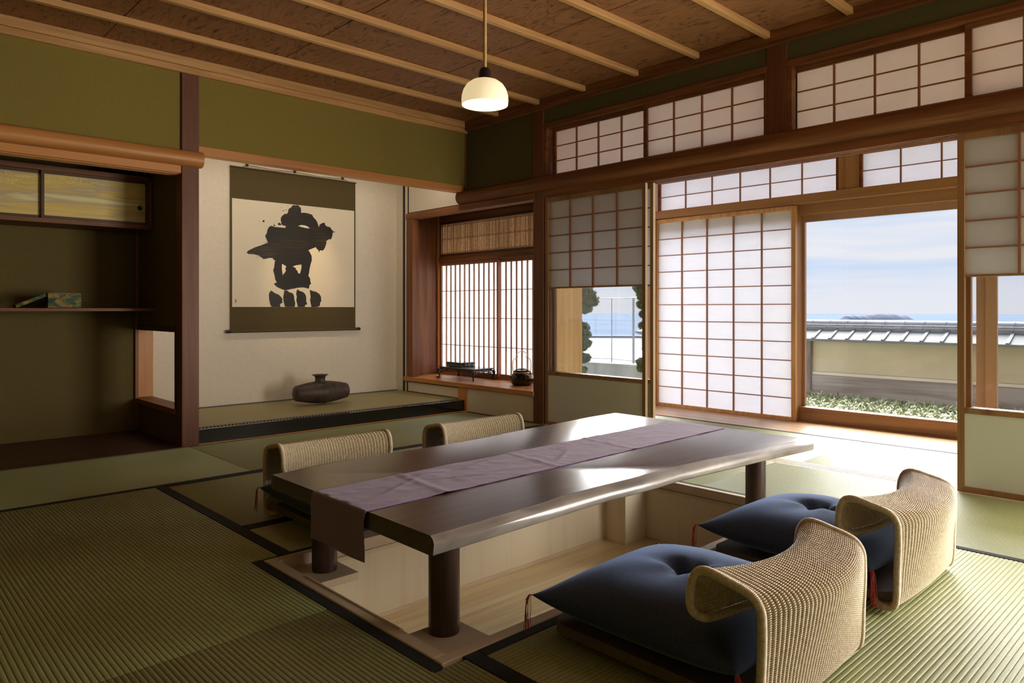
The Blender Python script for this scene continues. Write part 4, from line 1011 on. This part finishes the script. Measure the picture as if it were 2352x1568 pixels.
def disc(cx_, cy_, r, n=12): return [(cx_+r*math.cos(2*PI*k/n)*random.uniform(.85, 1.1), cy_+r*math.sin(2*PI*k/n)*random.uniform(.85, 1.1)) for k in range(n)]
for c_ in ((271, 733, 9.4), (412, 720, 12.2), (367, 705, 7.2), (451, 840, 5.0), (433, 866, 2.9), (488, 886, 2.9), (475, 848, 4.3), (229, 728, 2.9)): strokes.append((disc(*c_), []))
for poly in ([(424, 723), (440, 729), (439, 720), (421, 710)], [(157, 431), (182, 450), (179, 445)], [(213, 424), (252, 436), (242, 429)], [(191, 415), (217, 424), (213, 419)], [(242, 536), (303, 560), (296, 554), (271, 547)]): strokes.append((poly, []))
ink = MB()
import bmesh
for outer, holes in strokes:
    bm = bmesh.new()
    for lp2_ in [outer]+holes:
        vs_ = [bm.verts.new((*cpt(*p), 0)) for p in lp2_]
        for k in range(len(vs_)): bm.edges.new((vs_[k], vs_[(k+1) % len(vs_)]))
    bmesh.ops.triangle_fill(bm, use_beauty=True, use_dissolve=False, edges=bm.edges[:])
    bm.verts.index_update()
    ink.add([(v.co.x, YS-.0028+.003*math.sin(v.co.x*5+1)*math.sin(v.co.y*4), v.co.y) for v in bm.verts], [tuple(v.index for v in f.verts) for f in bm.faces]); bm.free()
ink.build('calligraphy', 'ink', sc_)
seal = MB()
for z0 in (0, .016):
    for a, b, c, d in ((0, .012, 0, .0015), (0, .012, .012, .0135), (0, .0015, 0, .013), (.0105, .012, 0, .013), (.004, .006, .002, .011), (.006, .01, .006, .0075)): seal.box(2.44+a, 2.44+b, YS-.0045, YS-.0035, .95+z0+c, .95+z0+d)
seal.build('seal_mark', 'red_thread', sc_)

# ================================================================== VASE
vx, vy, vz = 3.0, 5.50, .1060
va = thing('barrel_vase', 'dark fired clay barrel vase with a short flared neck in the alcove', 'vase', (vx, vy, vz))
hl = .235; cz = .100
def rr(u): return .0965-.036*abs(u)**1.6
pf = [(.001, -hl)]+[(.050, -hl+.001), (.058, -hl+.008)]
for u in np.linspace(-.95, .95, 41):
    r_ = rr(u)+(.0045 if abs(u-.09) < .03 else 0)
    pf.append((r_, u*hl))
pf += [(.058, hl-.006), (.050, hl-.001), (.001, hl)]
vb = MB(); vb.lathe(pf, c=(0, 0, 0), axis='X', n=44)
rot = math.radians(-6)
vb.v = [np.stack([v[:, 0]*math.cos(rot)-v[:, 1]*math.sin(rot)+vx, v[:, 0]*math.sin(rot)+v[:, 1]*math.cos(rot)+vy, v[:, 2]*.98+vz+.0955], -1) for v in vb.v]
vb.build('vase_body', 'fired_clay', va, smooth=True)
MB().lathe([(.048, .176), (.042, .190), (.0405, .205), (.043, .222), (.053, .233), (.068, .239), (.0685, .242), (.052, .238), (.036, .226), (.033, .19)], c=(vx-.012, vy, vz), n=36).build('neck', 'fired_clay', va, smooth=True)

# ================================================================== CARVED STAND + BOX
sx0, sx1, sy0, sy1 = 4.185, 4.435, 4.925, 5.43; z0 = .2455; ZS = .357
stn = thing('carved_stand', 'low black carved wood stand with curled feet on the window shelf', 'stand', ((sx0+sx1)/2, (sy0+sy1)/2, z0))
MB().box(sx0+.0, sx1-.0, sy0, sy1, ZS-.012, ZS).box(sx0+.010, sx1-.010, sy0+.01, sy1-.01, ZS-.02, ZS-.012).build('top', 'stand_wood', stn, bevel=.003)
for px_, py_, ax_, ay_ in ((sx0+.008, sy0+.008, -1, -1), (sx0+.008, sy1-.008, -1, 1), (sx1-.012, sy0+.008, 1, -1), (sx1-.012, sy1-.008, 1, 1)):
    path = []; rs = []
    for d, z, r_ in ((.004, ZS-.02, .013), (.012, ZS-.032, .015), (.014, ZS-.05, .012), (.006, ZS-.072, .008), (.001, ZS-.088, .007), (.002, ZS-.098, .008), (.010, z0+.008, .0095), (.020, z0+.009, .008), (.021, z0+.017, .005)):
        k_ = .7 if ax_ > 0 else 1
        path.append((px_+ax_*d*k_ if not (ax_ > 0 and d > .012) else px_+.012*k_, py_+ay_*d, z)); rs.append(r_)
    path = catmull(np.array(path), 4); rs = np.interp(np.linspace(0, 1, len(path)), np.linspace(0, 1, len(rs)), rs)
    MB().tube(path, rs, 10).build('leg', 'stand_wood', stn, smooth=True)
def fret(along, fixed, a0, a1, plane):
    b = MB(); n_ = int((a1-a0)/.017); zt = ZS-.02
    b.tube([(fixed, a, zt-.002) if plane == 'Y' else (a, fixed, zt-.002) for a in np.linspace(a0, a1, 8)], .004, 6)
    low = []
    for k in range(25):
        u = k/24; a = a0+(a1-a0)*u; dz = .020+.014*abs(2*u-1)**2+.004*math.cos(u*6*PI)
        low.append((fixed, a, zt-dz) if plane == 'Y' else (a, fixed, zt-dz))
    b.tube(low, .003, 6)
    for k in range(n_):
        u = (k+.5)/n_; a = a0+(a1-a0)*u; dz = .020+.014*abs(2*u-1)**2
        for q_, rr_ in ((.35, .0052), (.75, .0044)):
            c = dz*q_; ring_ = []
            for j in range(9):
                an = 2*PI*j/8; da, dd = rr_*math.cos(an)*1.25, rr_*math.sin(an)
                ring_.append((fixed, a+da+(.004 if q_ > .5 else 0), zt-c+dd) if plane == 'Y' else (a+da+(.004 if q_ > .5 else 0), fixed, zt-c+dd))
            b.tube(ring_, .0017, 5, cap=False)
    return b
for o_ in (fret('Y', sx0+.006, sy0+.012, sy1-.012, 'Y'), fret('Y', sx1-.006, sy0+.012, sy1-.012, 'Y'), fret('X', sy0+.006, sx0+.012, sx1-.012, 'X'), fret('X', sy1-.006, sx0+.012, sx1-.012, 'X')): o_.build('carved_apron', 'stand_wood', stn)
wb = thing('writing_box', 'flat black lacquer writing box on the carved stand', 'box', (4.33, 5.27, ZS))
MB().box(4.245, 4.415, 5.165, 5.385, ZS+.0008, ZS+.026).build('box_base', 'black_lacquer', wb, bevel=.003)
MB().box(4.243, 4.417, 5.163, 5.387, ZS+.0265, ZS+.043).build('lid', 'black_lacquer', wb, bevel=.004)

# ================================================================== HAND WARMER
hx, hy = 4.308, 4.425
hwm = thing('hand_warmer', 'round black lacquer hand warmer with gold handle at the right of the window shelf', 'hand warmer', (hx, hy, .2455))
MB().lathe([(.001, .001), (.07, .001), (.088, .012), (.098, .035), (.1, .06), (.094, .085), (.082, .1), (.076, .104)], c=(hx, hy, .2455), n=40).build('bowl', 'gold_lacquer', hwm, smooth=True)
MB().lathe([(.0765, .1035), (.080, .108), (.078, .114), (.072, .116)], c=(hx, hy, .2455), n=40).build('collar', 'brass', hwm, smooth=True)
lid = MB()
for r_, z_ in ((.072, .1165), (.060, .128), (.046, .135), (.030, .139), (.014, .141)):
    lid.tube([(hx+r_*math.cos(a), hy+r_*math.sin(a), .2455+z_) for a in np.linspace(0, 2*PI, 33)[:-1]], .0022, 6, closed=True)
for k in range(18):
    a = 2*PI*k/18+.1
    lid.tube([(hx+r_*math.cos(a+d_), hy+r_*math.sin(a+d_), .2455+z_) for r_, z_, d_ in ((.074, .115, 0), (.060, .128, .15), (.046, .135, -.05), (.030, .139, .1), (.010, .141, 0))], .0018, 5)
lid.build('pierced_lid', 'stand_wood', hwm, smooth=True)
hd = MB(); up_ = np.array((.75, -.66))   # handle plane roughly facing the room corner
def hp(u, z): return (hx+u*up_[0]*.9+0, hy+u*up_[1], .2455+z)
for s_ in (-1, 1):
    hd.tube([hp(s_*.078, .112), hp(s_*.084, .16), hp(s_*.082, .20), hp(s_*.070, .228), hp(s_*.052, .232), hp(s_*.048, .222), hp(s_*.055, .216), hp(s_*.061, .222)], .0032, 8)
    hd.tube([hp(s_*.040, .236), hp(s_*.034, .243), hp(s_*.040, .250), hp(s_*.050, .244), hp(s_*.052, .256), hp(s_*.044, .272), hp(s_*.02, .286), hp(0, .29)], .0030, 8)
hd.build('handle', 'brass', hwm, smooth=True)
MB().lathe([(.001, 0), (.016, 0), (.018, .01), (.010, .02), (.004, .03)], c=(hx+.03, hy-.072, .2455+.095), n=12).build('latch', 'brass', hwm, smooth=True)

# ================================================================== OUTSIDE
# sea, island
sea = MB(); nS = 96; ZSEA = -80
sea.add([(0, 0, ZSEA)]+[(13200*math.cos(2*PI*k/nS), 13200*math.sin(2*PI*k/nS), ZSEA) for k in range(nS)], [(0, k+1, (k+1) % nS+1) for k in range(nS)])
so = sea.build('sea', 'sea'); so['kind'] = 'structure'; so['label'] = 'calm pale blue sea'
def ray(px, py, dist):   # a far point seen in that direction (for the distant island only)
    F_ = np.array((math.cos(AZ), math.sin(AZ))); R_ = np.array((math.sin(AZ), -math.cos(AZ))); u = (px-1176)/FPX
    return (F_+u*R_)*dist
c0 = ray(2012, 0, 5450.); ax1 = np.array((math.sin(AZ), -math.cos(AZ))); ax2 = np.array((math.cos(AZ), math.sin(AZ)))
ist = []
hp_ = [(-1, 0), (-.93, .25), (-.86, .62), (-.78, .55), (-.70, .72), (-.62, .58), (-.50, .72), (-.42, .62), (-.3, .78), (-.1, .92), (.1, .98), (.3, .95), (.42, 1.0), (.55, .86), (.68, .70), (.78, .78), (.86, .55), (.94, .28), (1, 0)]
for i in range(60):
    u = -1+2*i/59; row = []
    for j in range(22):
        v = -1+2*j/21; h_ = np.interp(u, [p[0] for p in hp_], [p[1] for p in hp_])*46*max(0, 1-abs(v)**2.2)
        h_ *= 1+.10*mnoise.noise(Vector((u*14, v*6, 0)))
        q_ = c0+ax1*u*258+ax2*v*170*(1-.5*u*u); row.append((q_[0], q_[1], ZSEA-.5+h_))
    ist.append(row)
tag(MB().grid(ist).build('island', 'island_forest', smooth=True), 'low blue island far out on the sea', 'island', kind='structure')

# garden ground
gr = MB().box(5.75, 11.2, -4, 4.5, -.55, -.36)
struct(gr.build('ground', 'soil'), 'garden soil bed')
struct(MB().box(4.6, 11.2, 4.5, 16, -.75, -.56).build('ground_terrace', 'concrete'))
# leafy ground cover
lf = []; Fl = []; nL = 15000
X0 = rng.uniform(6.6, 9.80, nL); Y0 = rng.uniform(.6, 4.5, nL)
an = rng.uniform(0, 2*PI, nL); ln = rng.uniform(.07, .15, nL); zb = rng.uniform(-.36, -.30, nL); rise = rng.uniform(.03, .10, nL)
dx, dy = np.cos(an), np.sin(an); wd = rng.uniform(.006, .012, nL)
def P3(t, s, w_):
    zz = zb+rise*(1.9*t-1.1*t*t)*1.4
    return np.stack([X0+dx*ln*t-dy*wd*w_*s, Y0+dy*ln*t+dx*wd*w_*s, zz], -1)
VV = np.stack([P3(0, -1, .4), P3(0, 1, .4), P3(.5, 1, 1.), P3(.5, -1, 1.), P3(1, 1, .05), P3(1, -1, .05)], 1).reshape(-1, 3)
base = (np.arange(nL)*6)[:, None]; FF = np.concatenate([base+np.array([0, 1, 2, 3]), base+np.array([3, 2, 4, 5])])
gc = np_mesh('ground_cover', [(VV, FF)], 'sasa_leaves', None) if False else None
me = bpy.data.meshes.new('ground_cover'); me.from_pydata(VV.tolist(), [], FF.tolist()); me.materials.append(MATS['sasa_leaves'])
gc = bpy.data.objects.new('ground_cover', me); COL.objects.link(gc); tag(gc, 'low variegated striped-leaf ground cover in front of the garden wall', 'ground cover', kind='stuff')

# garden wall with tiled roof
gw = thing('garden_wall', 'plastered garden wall with a grey tiled roof outside the open door', 'garden wall', (10, 2.5, -.4))
WY0, WY1 = -2.2, 5.4
MB().box(10.0, 10.2, WY0, WY1, .03, .64).build('plaster_panel', 'garden_plaster', gw)
MB().box(9.985, 10.2, WY0, WY1, -.015, .026).build('pale_band', 'garden_plaster_pale', gw)
MB().box(9.96, 10.2, WY0, WY1, -.5, -.018).build('base_board', 'weathered', gw)
MB().box(9.93, 10.05, 4.42, 4.525, -.5, .50).build('post', 'weathered_Z', gw, bevel=.004)
MB().hexa([(9.70, WY0, .462), (9.98, WY0, .575), (9.98, WY1, .575), (9.70, WY1, .462)], [(9.70, WY0, .494), (9.98, WY0, .618), (9.98, WY1, .618), (9.70, WY1, .494)]).build('roof_slope', 'roof_slope', gw)
MB().hexa([(10.62, WY0, .462), (10.34, WY0, .575), (10.34, WY1, .575), (10.62, WY1, .462)], [(10.62, WY0, .494), (10.34, WY0, .618), (10.34, WY1, .618), (10.62, WY1, .494)]).build('roof_slope', 'roof_slope', gw)
y = 5.18
while y > WY0:
    MB().hexa([(9.69, y-.018, .492), (9.99, y-.018, .615), (9.99, y+.018, .615), (9.69, y+.018, .492)], [(9.69, y-.018, .512), (9.99, y-.018, .636), (9.99, y+.018, .636), (9.69, y+.018, .512)]).build('roof_batten', 'roof_slope', gw)
    y -= .223
MB().box(9.97, 10.33, WY0, WY1, .60, .636).build('ridge_bed', 'roof_tile', gw)
y = 5.17
while y > WY0:
    MB().box(9.955, 10.345, y-.236, y, .637, .662).build('flat_tile', 'roof_tile', gw, bevel=.004)
    MB().box(9.985, 10.315, y-.12-.236, y-.12, .664, .688).build('flat_tile', 'roof_tile', gw, bevel=.004)
    y -= .240
y = 5.18
while y > WY0:
    pr = []
    for k in range(9): a = PI*k/8; pr.append((10.15-.075*math.cos(a), .688+.058*math.sin(a)))
    MB().prism(pr, y-.234, y, 'XZ').build('ridge_tile', 'roof_tile', gw, auto=40)
    MB().prism([(10.15+(a-10.15)*1.04, .688+(b-.688)*1.04) for a, b in pr], y-.012, y-.001, 'XZ').build('tile_collar', 'roof_tile', gw, auto=40)
    y -= .2395

# --- view through the left pane
def at(px, d): 
    q_ = ray(px, 0, d); return (float(q_[0]), float(q_[1]))
def zat(py, d): return .9-(py-709)*d/FPX
# low concrete wall crossing the view (a straight wall between two ground points)
a_, b_ = (5.95, 8.15), (8.35, 7.75)
def wallseg(name, mat, a, b, z0, z1, th=.15):
    a = np.array(a); b = np.array(b); d = (b-a)/np.linalg.norm(b-a); n_ = np.array((-d[1], d[0]))*th
    c = [tuple(a), tuple(b), tuple(b+n_), tuple(a+n_)]
    return MB().hexa([(*p, z0) for p in c], [(*p, z1) for p in c])
A1, B1 = at(1300, 11.0), at(1500, 10.0)
tag(wallseg('', '', A1, B1, -.7, .105, .2).build('concrete_wall', 'concrete'), 'low grey concrete garden wall seen through the left pane', 'wall', kind='structure')
# terrace roof beyond
T0, T1, T2, T3 = at(1250, 11.4), at(1560, 11.2), at(1580, 22.), at(1240, 22.5)
tag(MB().hexa([(*p, -.1) for p in (T0, T1, T2, T3)], [(*p, .0) for p in (T0, T1, T2, T3)]).build('terrace', 'terrace'), 'bright white terrace surface beyond the concrete wall', 'terrace', kind='structure')
tag(wallseg('', '', at(1240, 22.4), at(1590, 21.9), -.1, .075, .15).build('terrace_kerb', 'parapet'), 'dark kerb at the far edge of the white terrace', 'kerb', kind='structure')
# glass fence
gf = thing('glass_fence', 'clear glass fence with thin steel posts outside the left pane', 'fence', (*at(1430, 12), 0))
fp = [at(1290, 12.6), at(1405, 12.1), at(1455, 11.6), at(1560, 11.1)]
for k, (p, rr_) in enumerate(zip(fp, (.012, .008, .018, .012))):
    MB().cyl((*p, -.25), (*p, 1.075), rr_, 10).build('post', 'steel', gf)
for p, q_ in zip(fp[:-1], fp[1:]):
    MB().cyl((*p, 1.075), (*q_, 1.075), .007, 8).build('top_rail', 'steel', gf)
    MB().cyl((*p, .06), (*q_, .06), .006, 8).build('bottom_rail', 'steel', gf)
    d_ = np.array(q_)-np.array(p); n_ = np.array((-d_[1], d_[0])); n_ = n_/np.linalg.norm(n_)*.008
    c_ = [p, q_, tuple(np.array(q_)+n_), tuple(np.array(p)+n_)]
    MB().hexa([(*s_, .07) for s_ in c_], [(*s_, 1.065) for s_ in c_]).build('pane', 'glass', gf)
# stone
def blob(c, r, seed, n=2.0, sub=3, amp=.18, sq=(1, 1, .5)):
    bm = bmesh.new(); bmesh.ops.create_icosphere(bm, subdivisions=sub, radius=1)
    V_ = []
    for v in bm.verts:
        k_ = 1+amp*mnoise.noise(v.co*n+Vector((seed, 0, 0)))
        V_.append((c[0]+v.co.x*r*sq[0]*k_, c[1]+v.co.y*r*sq[1]*k_, c[2]+v.co.z*r*sq[2]*k_))
    F_ = [tuple(v.index for v in f.verts) for f in bm.faces]; bm.free(); return V_, F_
s_ = at(1475, 8.4); V_, F_ = blob((*s_, -.13), .30, 4, amp=.3, sq=(1, 1, .55))
tag(MB().add(V_, F_).build('garden_rock', 'rock', smooth=True), 'rounded pale garden rock outside the left pane', 'rock')
# stone lantern with an upturned roof, mostly hidden behind the panel stile
s_ = at(1488, 9.0)
sl_ = thing('stone_lantern', 'grey stone lantern roof peeking in at the right of the left pane', 'stone lantern', (*s_, -.5))
MB().lathe([(.03, .70), (.05, .665), (.09, .64), (.16, .62), (.155, .60), (.08, .575)], c=(*s_, 0), n=6, cap0=True, cap1=True).build('roof', 'stone_lantern', sl_)
MB().lathe([(.075, .40), (.075, .58)], c=(*s_, 0), n=6, cap0=True, cap1=True).build('lamp_chamber', 'stone_lantern', sl_)
MB().lathe([(.05, -.56), (.05, .36), (.09, .40)], c=(*s_, 0), n=12, cap0=True, cap1=True).build('column', 'stone_lantern', sl_)
# cloud-pruned pines
def tuft_cloud(b, c, r, n, sq=(1, 1, .6)):
    for _ in range(n):
        v = rng.normal(size=3); v /= np.linalg.norm(v); k_ = rng.uniform(.55, 1.0)**.5*(1+.22*mnoise.noise(Vector(v*2.6)+Vector((c[0], c[1], c[2]*3))))
        p = np.array(c)+v*r*k_*np.array(sq)
        for _ in range(3):
            d_ = v+rng.normal(size=3)*.8; d_ /= np.linalg.norm(d_); s1 = rng.normal(size=3); s1 = np.cross(d_, s1); s1 /= np.linalg.norm(s1)
            l_ = rng.uniform(.012, .028)
            b.append((p-s1*.0045, p+s1*.0045, p+d_*l_))
def pine(name, label, base_, clumps, trunk):
    t_ = thing(name, label, 'pine tree', (*base_, -.5))
    tr = []
    for c, r, n in clumps: tuft_cloud(tr, c, r, n*4)
    V_ = np.array(tr).reshape(-1, 3); F_ = np.arange(len(V_)).reshape(-1, 3)
    me = bpy.data.meshes.new('foliage'); me.from_pydata((V_-np.array(WLOC[t_.name])).tolist(), [], F_.tolist()); me.materials.append(MATS['pine_needles'])
    o = bpy.data.objects.new('foliage', me); COL.objects.link(o); o.parent = t_
    MB().tube(trunk, np.linspace(.07, .02, len(trunk)), 8).build('trunk', 'bark', t_, smooth=True)
def pc(px, py, d, r, n): q_ = at(px, d); return ((q_[0], q_[1], zat(py, d)), r, n)
bp = at(1318, 9.6)
pine('pine_tree', 'cloud-pruned pine behind the pale board wall, left in the pane', bp,
     [pc(1345, 676, 9.6, .13, 700), pc(1350, 690, 9.6, .14, 700), pc(1335, 664, 9.6, .14, 500), pc(1340, 708, 9.5, .11, 400), pc(1328, 752, 9.6, .14, 600), pc(1340, 768, 9.5, .10, 350), pc(1340, 788, 9.3, .10, 500), pc(1328, 795, 9.3, .12, 350), pc(1338, 822, 9.2, .10, 420), pc(1334, 850, 9.1, .08, 250)],
     [(*bp, -.56), (bp[0]+.03, bp[1]+.02, 0), (bp[0]-.03, bp[1], .5), (bp[0]+.02, bp[1], .95), (bp[0]-.1, bp[1]+.1, 1.4)])
bp2 = at(1500, 9.8)
pine('pine_tree', 'cloud-pruned pine at the right of the left pane, behind the glass fence post', bp2,
     [pc(1478, 662, 9.6, .13, 600), pc(1484, 680, 9.6, .12, 400), pc(1480, 700, 9.6, .10, 300), pc(1484, 722, 9.6, .09, 300), pc(1484, 748, 9.5, .10, 300), pc(1478, 832, 9.2, .09, 450), pc(1476, 846, 9.2, .07, 250)],
     [(*bp2, -.56), (bp2[0]+.03, bp2[1]+.02, 0), (bp2[0]-.03, bp2[1], .5), (bp2[0]+.02, bp2[1], 1.2)])
print('VERTS', sum(len(o.data.vertices) for o in bpy.data.objects if o.type == 'MESH'))
